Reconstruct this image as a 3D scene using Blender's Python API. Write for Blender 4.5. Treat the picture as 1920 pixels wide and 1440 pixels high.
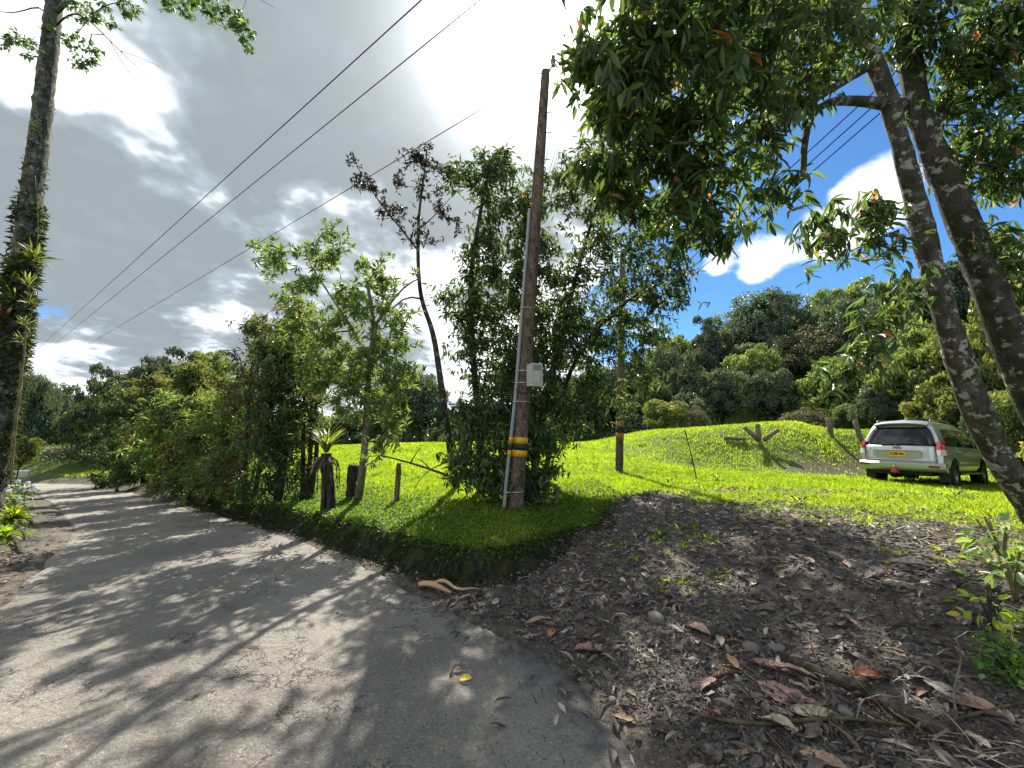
import bpy, bmesh, math, random
import numpy as np
from mathutils import Vector, Matrix

for o in list(bpy.data.objects):
    bpy.data.objects.remove(o)
SC = bpy.context.scene
COL = SC.collection
PI = math.pi

# ---------------------------------------------------------------- camera
F = 721.0                       # focal length in pixels of the 1920 px photograph
PITCH = math.radians(8.0)
CAMZ = 1.6
cam_data = bpy.data.cameras.new('camera')
cam = bpy.data.objects.new('camera', cam_data)
COL.objects.link(cam)
cam.location = (0, 0, CAMZ)
cam.rotation_euler = (math.radians(90) + PITCH, 0, 0)
cam_data.sensor_fit = 'HORIZONTAL'
cam_data.sensor_width = 36.0
cam_data.lens = 36.0 * F / 1920.0
cam_data.clip_start = 0.05
cam_data.clip_end = 3000
SC.camera = cam

# ---------------------------------------------------------------- exposure
SC.view_settings.view_transform = 'Standard'
SC.view_settings.look = 'None'
SC.view_settings.exposure = 1.3
SC.view_settings.gamma = 1.0
SC.view_settings.use_curve_mapping = False
SC.cycles.max_bounces = 7
SC.cycles.diffuse_bounces = 3
SC.cycles.glossy_bounces = 2
SC.cycles.transmission_bounces = 4
SC.cycles.transparent_max_bounces = 4
SC.cycles.caustics_reflective = False
SC.cycles.caustics_refractive = False
SC.cycles.sample_clamp_indirect = 4.0


def ray(px, py):
    """direction of the photograph's pixel in the place (y forward, z up), not normalised"""
    u = (px - 960.0) / F
    v = -(py - 720.0) / F
    return np.array([u, math.cos(PITCH) - v * math.sin(PITCH), math.sin(PITCH) + v * math.cos(PITCH)])


def U(px, py, y):
    """point of the place at distance y ahead"""
    d = ray(px, py)
    return np.array([0, 0, CAMZ]) + d * (y / d[1])


def project(p):
    p = np.asarray(p, float)
    q = p - np.array([0, 0, CAMZ])
    fw = q[..., 1] * math.cos(PITCH) + q[..., 2] * math.sin(PITCH)
    up = -q[..., 1] * math.sin(PITCH) + q[..., 2] * math.cos(PITCH)
    fw = np.where(np.abs(fw) < 1e-6, 1e-6, fw)
    return 960 + F * q[..., 0] / fw, 720 - F * up / fw, fw


# ---------------------------------------------------------------- sun
SUN_PX = (985, 70)
sd = ray(*SUN_PX)
sd /= np.linalg.norm(sd)
SUN_EL = math.asin(sd[2])
SUN_AZ = math.atan2(sd[0], sd[1])          # from +y towards +x
sun_data = bpy.data.lights.new('sun', 'SUN')
sun_data.energy = 5.0
sun_data.angle = math.radians(0.55)
sun_data.color = (1.0, 0.94, 0.84)
sun = bpy.data.objects.new('sun', sun_data)
COL.objects.link(sun)
sun.location = (0, 0, 60)
sun.rotation_euler = Vector(sd).to_track_quat('Z', 'Y').to_euler()

# ---------------------------------------------------------------- sky
world = bpy.data.worlds.new('World')
SC.world = world
world.use_nodes = True
wt = world.node_tree
for n in list(wt.nodes):
    wt.nodes.remove(n)


class NT:
    """tiny helper for node trees"""
    def __init__(self, tree):
        self.t = tree

    def node(self, kind, **kw):
        n = self.t.nodes.new(kind)
        for k, v in kw.items():
            setattr(n, k, v)
        return n

    def put(self, sock, v):
        if v is None:
            return
        if isinstance(v, (int, float)):
            sock.default_value = v
        elif isinstance(v, (tuple, list)):
            d = sock.default_value
            v = tuple(v)
            if len(d) == 4 and len(v) == 3:
                v = v + (1.0,)
            sock.default_value = v
        else:
            self.t.links.new(v, sock)

    def math(self, op, a, b=None, c=None, clamp=False):
        n = self.node('ShaderNodeMath', operation=op, use_clamp=clamp)
        self.put(n.inputs[0], a)
        self.put(n.inputs[1], b)
        self.put(n.inputs[2], c)
        return n.outputs[0]

    def vmath(self, op, a, b=None):
        n = self.node('ShaderNodeVectorMath', operation=op)
        self.put(n.inputs[0], a)
        self.put(n.inputs[1], b)
        return n.outputs['Value'] if op in ('DOT_PRODUCT', 'LENGTH', 'DISTANCE') else n.outputs['Vector']

    def scale(self, a, s):
        n = self.node('ShaderNodeVectorMath', operation='SCALE')
        self.put(n.inputs[0], a)
        self.put(n.inputs['Scale'], s)
        return n.outputs['Vector']

    def smooth(self, x, a, b, lo=0.0, hi=1.0):
        n = self.node('ShaderNodeMapRange', interpolation_type='SMOOTHSTEP')
        self.put(n.inputs[0], x)
        for i, v in enumerate((a, b, lo, hi)):
            self.put(n.inputs[i + 1], v)
        return n.outputs[0]

    def lin(self, x, a, b, lo=0.0, hi=1.0):
        n = self.node('ShaderNodeMapRange')
        self.put(n.inputs[0], x)
        for i, v in enumerate((a, b, lo, hi)):
            self.put(n.inputs[i + 1], v)
        return n.outputs[0]

    def mix(self, f, a, b):
        n = self.node('ShaderNodeMix', data_type='RGBA')
        self.put(n.inputs[0], f)
        self.put(n.inputs[6], a)
        self.put(n.inputs[7], b)
        return n.outputs[2]

    def noise(self, vec, scale, detail=4, rough=0.55, dist=0.0, col=False):
        n = self.node('ShaderNodeTexNoise')
        if vec is not None:
            self.put(n.inputs['Vector'], vec)
        n.inputs['Scale'].default_value = scale
        n.inputs['Detail'].default_value = detail
        n.inputs['Roughness'].default_value = rough
        n.inputs['Distortion'].default_value = dist
        return n.outputs['Color' if col else 'Fac']

    def voronoi(self, vec, scale, feature='F1', out='Distance', rnd=1.0):
        n = self.node('ShaderNodeTexVoronoi', feature=feature)
        if vec is not None:
            self.put(n.inputs['Vector'], vec)
        n.inputs['Scale'].default_value = scale
        n.inputs['Randomness'].default_value = rnd
        return n.outputs[out]

    def ramp(self, f, stops, interp='LINEAR'):
        n = self.node('ShaderNodeValToRGB')
        cr = n.color_ramp
        cr.interpolation = interp
        while len(cr.elements) < len(stops):
            cr.elements.new(0.5)
        for e, (p, c) in zip(cr.elements, stops):
            e.position = p
            e.color = (c[0], c[1], c[2], 1.0)
        self.put(n.inputs[0], f)
        return n.outputs[0]

    def combine(self, x, y, z):
        n = self.node('ShaderNodeCombineXYZ')
        for i, v in enumerate((x, y, z)):
            self.put(n.inputs[i], v)
        return n.outputs[0]

    def sep(self, v):
        n = self.node('ShaderNodeSeparateXYZ')
        self.put(n.inputs[0], v)
        return n.outputs

    def bump(self, h, strength=0.5, dist=0.02, normal=None):
        n = self.node('ShaderNodeBump')
        n.inputs['Strength'].default_value = strength
        n.inputs['Distance'].default_value = dist
        self.put(n.inputs['Height'], h)
        if normal is not None:
            self.put(n.inputs['Normal'], normal)
        return n.outputs[0]


w = NT(wt)
tc = w.node('ShaderNodeTexCoord')
dirv = w.vmath('NORMALIZE', tc.outputs['Generated'])
sky = w.node('ShaderNodeTexSky')
sky.sky_type = 'NISHITA'
sky.sun_disc = False
sky.sun_elevation = SUN_EL
sky.sun_rotation = SUN_AZ
sky.altitude = 1800
sky.air_density = 1.0
sky.dust_density = 0.25
sky.ozone_density = 2.0
dx, dy, dz = w.sep(dirv)
# clouds are a layer overhead: intersect the ray with a flat deck
den = w.math('ADD', w.math('MAXIMUM', dz, 0.0), 0.23)
cx = w.math('DIVIDE', dx, den)
cy = w.math('DIVIDE', dy, den)
cvec = w.combine(cx, cy, 0.37)


def blob(px, py, r_in, r_out, amount):
    d = ray(px, py)
    d /= np.linalg.norm(d)
    c = w.vmath('DOT_PRODUCT', dirv, tuple(float(v) for v in d))
    return w.smooth(c, math.cos(math.radians(r_out)), math.cos(math.radians(r_in)), 0.0, amount)


n1 = w.noise(cvec, 1.15, 5, 0.56, 0.0)
n2 = w.noise(w.vmath('ADD', cvec, (3.1, 1.7, 5.0)), 3.4, 4, 0.6, 0.0)
n3 = w.noise(w.vmath('ADD', cvec, (9.3, 4.4, 2.0)), 0.8, 1, 0.5, 0.0)
base = w.math('ADD', w.math('MULTIPLY', n1, 0.64), w.math('MULTIPLY', n2, 0.36))
# broad weather: closed deck to the left of the view, broken cloud to the right
side = w.smooth(dx, 0.32, -0.05, -0.02, 0.22)
fine = w.noise(cvec, 7.0, 4, 0.62, 0.0)
cov = w.math('ADD', w.math('ADD', base, w.math('MULTIPLY', w.math('SUBTRACT', fine, 0.5), 0.22)), side)
for b in ((1480, 330, 6, 24, -0.24), (1130, 260, 2, 9, -0.13), (1310, 490, 1, 4.5, 0.22), (1400, 490, 1.5, 5.5, 0.20), (1470, 470, 2, 6.0, 0.12), (1545, 430, 2, 6.0, 0.13), (1630, 390, 2, 6.5, 0.15), (1690, 340, 2, 6.0, 0.15),
          (1640, 470, 2, 6.0, 0.10), (1330, 590, 2, 6, -0.16), (1480, 560, 1, 5, -0.18), (1570, 545, 1, 4, -0.10), (75, 595, 1, 4, -0.15), (985, 85, 4, 22, 0.12)):
    cov = w.math('ADD', cov, blob(*b))
mask = w.smooth(cov, 0.475, 0.60)
# optical thickness: thin edges glow, thick middles are grey
thick = w.math('ADD', w.math('MULTIPLY', w.math('SUBTRACT', n3, 0.5), 0.9), w.math('ADD', w.math('MULTIPLY', w.math('SUBTRACT', base, 0.5), 3.1), w.math('ADD', side, 0.555)))
for b in ((660, 150, 8, 24, 0.26), (420, 120, 4, 16, 0.10), (240, 330, 3, 17, 0.08), (470, 330, 2, 10, -0.06), (650, 400, 3, 11, -0.26), (200, 190, 2, 8, -0.13),
          (430, 420, 2, 9, -0.05), (1500, 440, 4, 24, -0.30), (330, 500, 3, 12, 0.05), (380, 560, 2, 7, -0.10), (140, 690, 1, 6, -0.10),
          (260, 600, 4, 20, 0.14), (60, 480, 4, 16, 0.10)):
    thick = w.math('ADD', thick, blob(*b))
tone = w.smooth(thick, 0.66, 1.0)
tone = w.math('ADD', tone, w.math('MULTIPLY', w.math('SUBTRACT', fine, 0.5), 0.40), clamp=True)
sdot = w.vmath('DOT_PRODUCT', dirv, tuple(float(v) for v in sd))
near = w.smooth(sdot, math.cos(math.radians(20)), math.cos(math.radians(5)))
ccol = w.ramp(tone, [(0.0, (0.95, 0.97, 1.0)), (0.3, (0.60, 0.66, 0.72)), (0.62, (0.33, 0.375, 0.415)), (1.0, (0.225, 0.262, 0.283))])
cl_str = w.math('ADD', 0.68, w.math('MULTIPLY', near, 0.25))
# the sun behind thin cloud: bright aureole round its true direction
ang = w.math('ARCCOSINE', w.math('MINIMUM', sdot, 0.999999))
au = w.math('ADD', w.math('MULTIPLY', w.math('EXPONENT', w.math('MULTIPLY', w.math('POWER', w.math('DIVIDE', ang, 0.105), 2.0), -1.0)), 5.0),
            w.math('MULTIPLY', w.math('EXPONENT', w.math('MULTIPLY', w.math('DIVIDE', ang, 0.115), -1.0)), 0.9))
au = w.math('MULTIPLY', au, w.math('ADD', 0.55, w.math('MULTIPLY', n2, 0.9)))
bg_sky = w.node('ShaderNodeBackground')
tint = w.node('ShaderNodeMix', data_type='RGBA', blend_type='MULTIPLY')
tint.inputs[0].default_value = 1.0
w.put(tint.inputs[6], sky.outputs[0])
tint.inputs[7].default_value = (0.62, 1.02, 1.28, 1)
w.put(bg_sky.inputs[0], tint.outputs[2])
bg_sky.inputs[1].default_value = 0.058
bg_cl = w.node('ShaderNodeBackground')
w.put(bg_cl.inputs[0], ccol)
w.put(bg_cl.inputs[1], cl_str)
mx = w.node('ShaderNodeMixShader')
w.put(mx.inputs[0], mask)
w.put(mx.inputs[1], bg_sky.outputs[0])
w.put(mx.inputs[2], bg_cl.outputs[0])
bg_au = w.node('ShaderNodeBackground')
bg_au.inputs[0].default_value = (1.0, 0.985, 0.95, 1)
w.put(bg_au.inputs[1], au)
ad = w.node('ShaderNodeAddShader')
w.put(ad.inputs[0], mx.outputs[0])
w.put(ad.inputs[1], bg_au.outputs[0])
wo = w.node('ShaderNodeOutputWorld')
w.put(wo.inputs[0], ad.outputs[0])
world.cycles.sampling_method = 'MANUAL'
world.cycles.sample_map_resolution = 512

# ================================================================ helpers
def srgb(r, g, b):
    def c(v):
        v /= 255.0
        return v / 12.92 if v <= 0.04045 else ((v + 0.055) / 1.055) ** 2.4
    return (c(r), c(g), c(b))


def new_mat(name):
    m = bpy.data.materials.new(name)
    m.use_nodes = True
    t = m.node_tree
    for n in list(t.nodes):
        t.nodes.remove(n)
    k = NT(t)
    out = k.node('ShaderNodeOutputMaterial')
    return m, k, out


def principled(k, color, rough=0.7, metallic=0.0, spec=0.4, normal=None, coat=0.0):
    p = k.node('ShaderNodeBsdfPrincipled')
    k.put(p.inputs['Base Color'], color)
    k.put(p.inputs['Roughness'], rough)
    k.put(p.inputs['Metallic'], metallic)
    k.put(p.inputs['Specular IOR Level'], spec)
    if coat:
        p.inputs['Coat Weight'].default_value = coat
        p.inputs['Coat Roughness'].default_value = 0.06
    if normal is not None:
        k.put(p.inputs['Normal'], normal)
    return p.outputs[0]


def plain(name, color, rough=0.6, metallic=0.0, spec=0.4, var=0.12, scale=18.0, bump=0.0, coat=0.0):
    m, k, out = new_mat(name)
    t = k.node('ShaderNodeTexCoord').outputs['Object']
    n = k.noise(t, scale, 5, 0.6)
    dark = tuple(c * (1 - var) for c in color)
    lite = tuple(min(1, c * (1 + var)) for c in color)
    c = k.mix(n, dark, lite)
    nm = k.bump(k.noise(t, scale * 3, 4), bump, 0.01) if bump else None
    k.put(out.inputs[0], principled(k, c, rough, metallic, spec, nm, coat))
    return m


def leaf_mat(name, stops, trans=0.35, rough=0.42, tcol=None, src='rnd', spec=0.45, sat=0.86):
    """leaf: glossy skin over a body that lets sunlight through"""
    m, k, out = new_mat(name)
    if src == 'rnd':
        f = k.node('ShaderNodeAttribute', attribute_name='rnd').outputs['Fac']
    else:
        f = k.node('ShaderNodeObjectInfo').outputs['Random']
    col = k.ramp(f, stops)
    if src == 'rnd':
        hue = k.node('ShaderNodeHueSaturation')
        oi = k.node('ShaderNodeObjectInfo').outputs['Random']
        k.put(hue.inputs['Hue'], k.lin(oi, 0, 1, 0.485, 0.515))
        k.put(hue.inputs['Value'], k.lin(oi, 0, 1, 0.85, 1.15))
        hue.inputs['Saturation'].default_value = sat
        k.put(hue.inputs['Color'], col)
        col = hue.outputs[0]
    p = principled(k, col, rough, 0, spec)
    t = k.node('ShaderNodeBsdfTranslucent')
    h2 = k.node('ShaderNodeMix', data_type='RGBA', blend_type='MULTIPLY')
    h2.inputs[0].default_value = 1.0
    k.put(h2.inputs[6], col)
    k.put(h2.inputs[7], tcol or (2.5, 2.1, 1.0))
    k.put(t.inputs[0], h2.outputs[2])
    mxs = k.node('ShaderNodeMixShader')
    mxs.inputs[0].default_value = trans
    k.put(mxs.inputs[1], p)
    k.put(mxs.inputs[2], t.outputs[0])
    k.put(out.inputs[0], mxs.outputs[0])
    return m


class MB:
    """collects polygons, then links them as ONE mesh object"""
    def __init__(self):
        self.v, self.f, self.m, self.r = [], [], [], []
        self.n = 0

    def add(self, verts, faces, mat=0, rnd=0.0):
        verts = np.asarray(verts, float).reshape(-1, 3)
        self.v.append(verts)
        for fc in faces:
            self.f.append([i + self.n for i in fc])
            self.m.append(mat)
            self.r.append(rnd)
        self.n += len(verts)
        return self

    def box(self, lo, hi, mat=0, rot=None, org=None):
        x0, y0, z0 = lo
        x1, y1, z1 = hi
        v = np.array([(x0, y0, z0), (x1, y0, z0), (x1, y1, z0), (x0, y1, z0), (x0, y0, z1), (x1, y0, z1), (x1, y1, z1), (x0, y1, z1)], float)
        if rot is not None:
            c = np.zeros(3) if org is None else np.asarray(org, float)
            v = (v - c) @ np.asarray(rot).T + c
        return self.add(v, [(0, 3, 2, 1), (4, 5, 6, 7), (0, 1, 5, 4), (1, 2, 6, 5), (2, 3, 7, 6), (3, 0, 4, 7)], mat)

    def tube(self, pts, rad, sides=8, mat=0, cap=True, lump=0.0, rng=None):
        pts = np.asarray(pts, float)
        n = len(pts)
        rad = np.broadcast_to(np.asarray(rad, float), (n,))
        tan = np.gradient(pts, axis=0)
        tan /= np.maximum(np.linalg.norm(tan, axis=1, keepdims=True), 1e-9)
        ref = np.array([0.31, 0.17, 0.93]) if abs(tan[0][2]) < 0.8 else np.array([0.95, 0.2, 0.1])
        a = np.arange(sides) * 2 * PI / sides
        rows = []
        for i in range(n):
            u = ref - tan[i] * ref.dot(tan[i])
            u /= np.linalg.norm(u)
            ref = u
            b = np.cross(tan[i], u)
            rr = rad[i]
            if lump and rng is not None:
                rr = rad[i] * (1 + lump * rng.normal(size=sides))[:, None]
            rows.append(pts[i] + rr * (np.cos(a)[:, None] * u + np.sin(a)[:, None] * b))
        v = np.concatenate(rows)
        f = []
        for i in range(n - 1):
            for j in range(sides):
                k = (j + 1) % sides
                f.append((i * sides + j, i * sides + k, (i + 1) * sides + k, (i + 1) * sides + j))
        if cap:
            f.append(tuple(range(sides))[::-1])
            f.append(tuple((n - 1) * sides + j for j in range(sides)))
        return self.add(v, f, mat)

    def build(self, name, mats, parent=None, smooth=True, rnd=False):
        me = bpy.data.meshes.new(name)
        me.from_pydata(np.concatenate(self.v).tolist(), [], self.f)
        for m in (mats if isinstance(mats, (list, tuple)) else [mats]):
            me.materials.append(m)
        me.polygons.foreach_set('material_index', np.array(self.m, np.int32))
        me.polygons.foreach_set('use_smooth', np.full(len(self.f), smooth))
        if rnd:
            a = me.attributes.new('rnd', 'FLOAT', 'FACE')
            a.data.foreach_set('value', np.array(self.r, np.float32))
        me.update()
        return link(name, me, parent)


def link(name, me, parent=None):
    o = bpy.data.objects.new(name, me)
    COL.objects.link(o)
    if parent is not None:
        o.parent = parent
    return o


def tag(o, label=None, cat=None, group=None, kind=None):
    if label:
        o['label'] = label
    if cat:
        o['category'] = cat
    if group:
        o['group'] = group
    if kind:
        o['kind'] = kind
    return o


def thing(name, loc, label, cat, group=None, rz=0.0):
    o = bpy.data.objects.new(name, None)
    o.empty_display_size = 0.2
    COL.objects.link(o)
    o.location = [float(c) for c in loc]
    o.rotation_euler = (0, 0, rz)
    return tag(o, label, cat, group)


def fast_mesh(name, v, tri, mats, rnd=None, smooth=False):
    """triangles from numpy arrays; rnd is one value for each face"""
    v = np.asarray(v, np.float32)
    tri = np.asarray(tri, np.int32)
    me = bpy.data.meshes.new(name)
    me.vertices.add(len(v))
    me.vertices.foreach_set('co', v.ravel())
    k = tri.shape[1]
    me.loops.add(tri.size)
    me.loops.foreach_set('vertex_index', tri.ravel())
    me.polygons.add(len(tri))
    me.polygons.foreach_set('loop_start', np.arange(0, tri.size, k, dtype=np.int32))
    me.polygons.foreach_set('use_smooth', np.full(len(tri), smooth))
    for m in (mats if isinstance(mats, (list, tuple)) else [mats]):
        me.materials.append(m)
    if rnd is not None:
        a = me.attributes.new('rnd', 'FLOAT', 'FACE')
        a.data.foreach_set('value', np.asarray(rnd, np.float32))
    me.update(calc_edges=True)
    me.validate()
    return me


def unit(a):
    a = np.asarray(a, float)
    return a / np.maximum(np.linalg.norm(a, axis=-1, keepdims=True), 1e-9)


# leaf outlines in their own plane: (along, across, up), triangles
LEAF2 = (np.array([(0, 0, 0), (0.45, 0.5, 0.12), (1, 0, -0.05), (0.45, -0.5, 0.12)]), np.array([(0, 2, 1), (0, 3, 2)]))
LEAF6 = (np.array([(0, 0, 0), (0.22, 0.36, 0.05), (0.5, 0.5, 0.03), (0.8, 0.28, -0.06), (1, 0, -0.2), (0.8, -0.28, -0.06), (0.5, -0.5, 0.03),
                   (0.22, -0.36, 0.05), (0.25, 0, -0.0), (0.52, 0, -0.04), (0.8, 0, -0.11)]),
         np.array([(0, 8, 1), (1, 8, 9), (1, 9, 2), (2, 9, 10), (2, 10, 3), (3, 10, 4), (0, 7, 8), (7, 9, 8), (7, 6, 9), (6, 10, 9), (6, 5, 10), (5, 4, 10)]))
BLADE = (np.array([(0, 0.5, 0), (0, -0.5, 0), (1, 0, -0.15)]), np.array([(0, 1, 2)]))


def frames(axis, nrm):
    """orthonormal leaf frames (axis, side, up)"""
    a = unit(axis)
    n = np.asarray(nrm, float)
    n = unit(n - a * (a * n).sum(-1, keepdims=True))
    return a, np.cross(n, a), n


def leaves_arrays(pos, axis, nrm, length, width, tpl):
    tv, tt = tpl
    a, s, n = frames(axis, nrm)
    L = np.broadcast_to(np.asarray(length, float), (len(pos),))[:, None, None]
    W = np.broadcast_to(np.asarray(width, float), (len(pos),))[:, None, None]
    v = pos[:, None, :] + tv[None, :, 0:1] * L * a[:, None, :] + tv[None, :, 1:2] * W * s[:, None, :] + tv[None, :, 2:3] * L * n[:, None, :]
    tri = tt[None] + (np.arange(len(pos)) * len(tv))[:, None, None]
    return v.reshape(-1, 3), tri.reshape(-1, 3)


def leaves_mesh(name, pos, axis, nrm, length, width, mat, rnd, tpl=LEAF2):
    v, t = leaves_arrays(np.asarray(pos, float), axis, nrm, length, width, tpl)
    return fast_mesh(name, v, t, mat, np.repeat(rnd, len(tpl[1])))


def rdir(rng, n, up=0.0):
    d = rng.normal(size=(n, 3))
    d[:, 2] += up
    return unit(d)


def vnoise(x, y, seed=0):
    """smooth value noise on numpy arrays, about -1..1"""
    xi = np.floor(x).astype(np.int64)
    yi = np.floor(y).astype(np.int64)
    xf = x - xi
    yf = y - yi

    def h(a, b):
        k = (a * 374761393 + b * 668265263 + seed * 1442695041) & 0x7fffffff
        k = ((k ^ (k >> 13)) * 1274126177) & 0x7fffffff
        return ((k ^ (k >> 16)) & 0xffff) / 32767.5 - 1.0
    u = xf * xf * (3 - 2 * xf)
    v = yf * yf * (3 - 2 * yf)
    return (h(xi, yi) * (1 - u) + h(xi + 1, yi) * u) * (1 - v) + (h(xi, yi + 1) * (1 - u) + h(xi + 1, yi + 1) * u) * v


def fbm(x, y, seed=0, oct=4):
    s = 0
    a = 1.0
    for i in range(oct):
        s = s + a * vnoise(x * 2 ** i + 17.3 * i, y * 2 ** i - 9.1 * i, seed + i)
        a *= 0.5
    return s / 1.9


def sstep(a, b, x):
    t = np.clip((np.asarray(x, float) - a) / (b - a), 0, 1)
    return t * t * (3 - 2 * t)


def polydist(x, y, pl):
    """distance to an open polyline and the side (+ = right of its direction)"""
    best = np.full(np.shape(x), 1e9)
    side = np.ones(np.shape(x))
    for (ax, ay), (bx, by) in zip(pl[:-1], pl[1:]):
        ex, ey = bx - ax, by - ay
        t = np.clip(((x - ax) * ex + (y - ay) * ey) / (ex * ex + ey * ey), 0, 1)
        qx, qy = x - ax - t * ex, y - ay - t * ey
        d = np.hypot(qx, qy)
        s = np.where(ex * qy - ey * qx < 0, 1.0, -1.0)
        m = d < best - 1e-9
        best = np.where(m, d, best)
        side = np.where(m, s, side)
    return best * side



def bevel(o, w=0.01, seg=2):
    md = o.modifiers.new('bevel', 'BEVEL')
    md.width = w
    md.segments = seg
    md.limit_method = 'ANGLE'
    return o

# ================================================================ lie of the land
def zroad(x, y):
    s = -0.72 * x + 0.69 * y
    return -0.032 * np.logaddexp(0, (s - 7.0) / 1.5) * 1.5


def on(px, py, h=0.0):
    """where the photograph's pixel meets the road surface raised by h"""
    d = ray(px, py)
    lo, hi = 0.5, 90.0
    for i in range(60):
        m = (lo + hi) / 2
        p = np.array([0, 0, CAMZ]) + d * m
        if p[2] > zroad(p[0], p[1]) + h:
            lo = m
        else:
            hi = m
    return p


EDGE_R = [(5.2, -9.0), (2.6, -3.0), (1.35, 0.6)] + [tuple(on(*p)[:2]) for p in
          ((1240, 1440), (1085, 1290), (1000, 1212), (885, 1162), (780, 1112), (700, 1072), (600, 1032), (480, 992), (330, 950), (235, 922))]
_l = [tuple(on(*p)[:2]) for p in ((0, 1142), (52, 1090), (112, 1030), (142, 995), (108, 950), (62, 924))]
EDGE_L = [(-2.6, -9.0), (-3.7, -3.0), (-4.4, 1.0)] + _l
dr_ = unit(np.array(EDGE_R[-1]) - np.array(EDGE_R[-2]))
EDGE_R += [(EDGE_R[-1][0] - 5.5, EDGE_R[-1][1] + 4.2), (EDGE_R[-1][0] - 13, EDGE_R[-1][1] + 7.0), (EDGE_R[-1][0] - 26, EDGE_R[-1][1] + 9.0)]
EDGE_L += [(EDGE_L[-1][0] - 5.0, EDGE_L[-1][1] + 2.6), (EDGE_L[-1][0] - 12, EDGE_L[-1][1] + 4.2), (EDGE_L[-1][0] - 24, EDGE_L[-1][1] + 5.5)]
# foot of the cut bank on the right of the road; it turns up beside the driveway
BANK = [tuple(np.array(EDGE_R[-1]) + (0, 0.3)), tuple(np.array(EDGE_R[-2]) + (0.1, 0.3)), tuple(np.array(EDGE_R[-3]) + (0.2, 0.3))] + [tuple(on(*p)[:2]) for p in
        ((245, 916), (335, 945), (480, 985), (600, 1022), (700, 1058), (800, 1094), (880, 1106), (960, 1102), (1040, 1078), (1105, 1045))] + \
       [(1.35, 5.6), (1.9, 6.6), (3.2, 7.6), (5.5, 8.6), (12.0, 9.6), (40.0, 10.0)]


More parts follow.
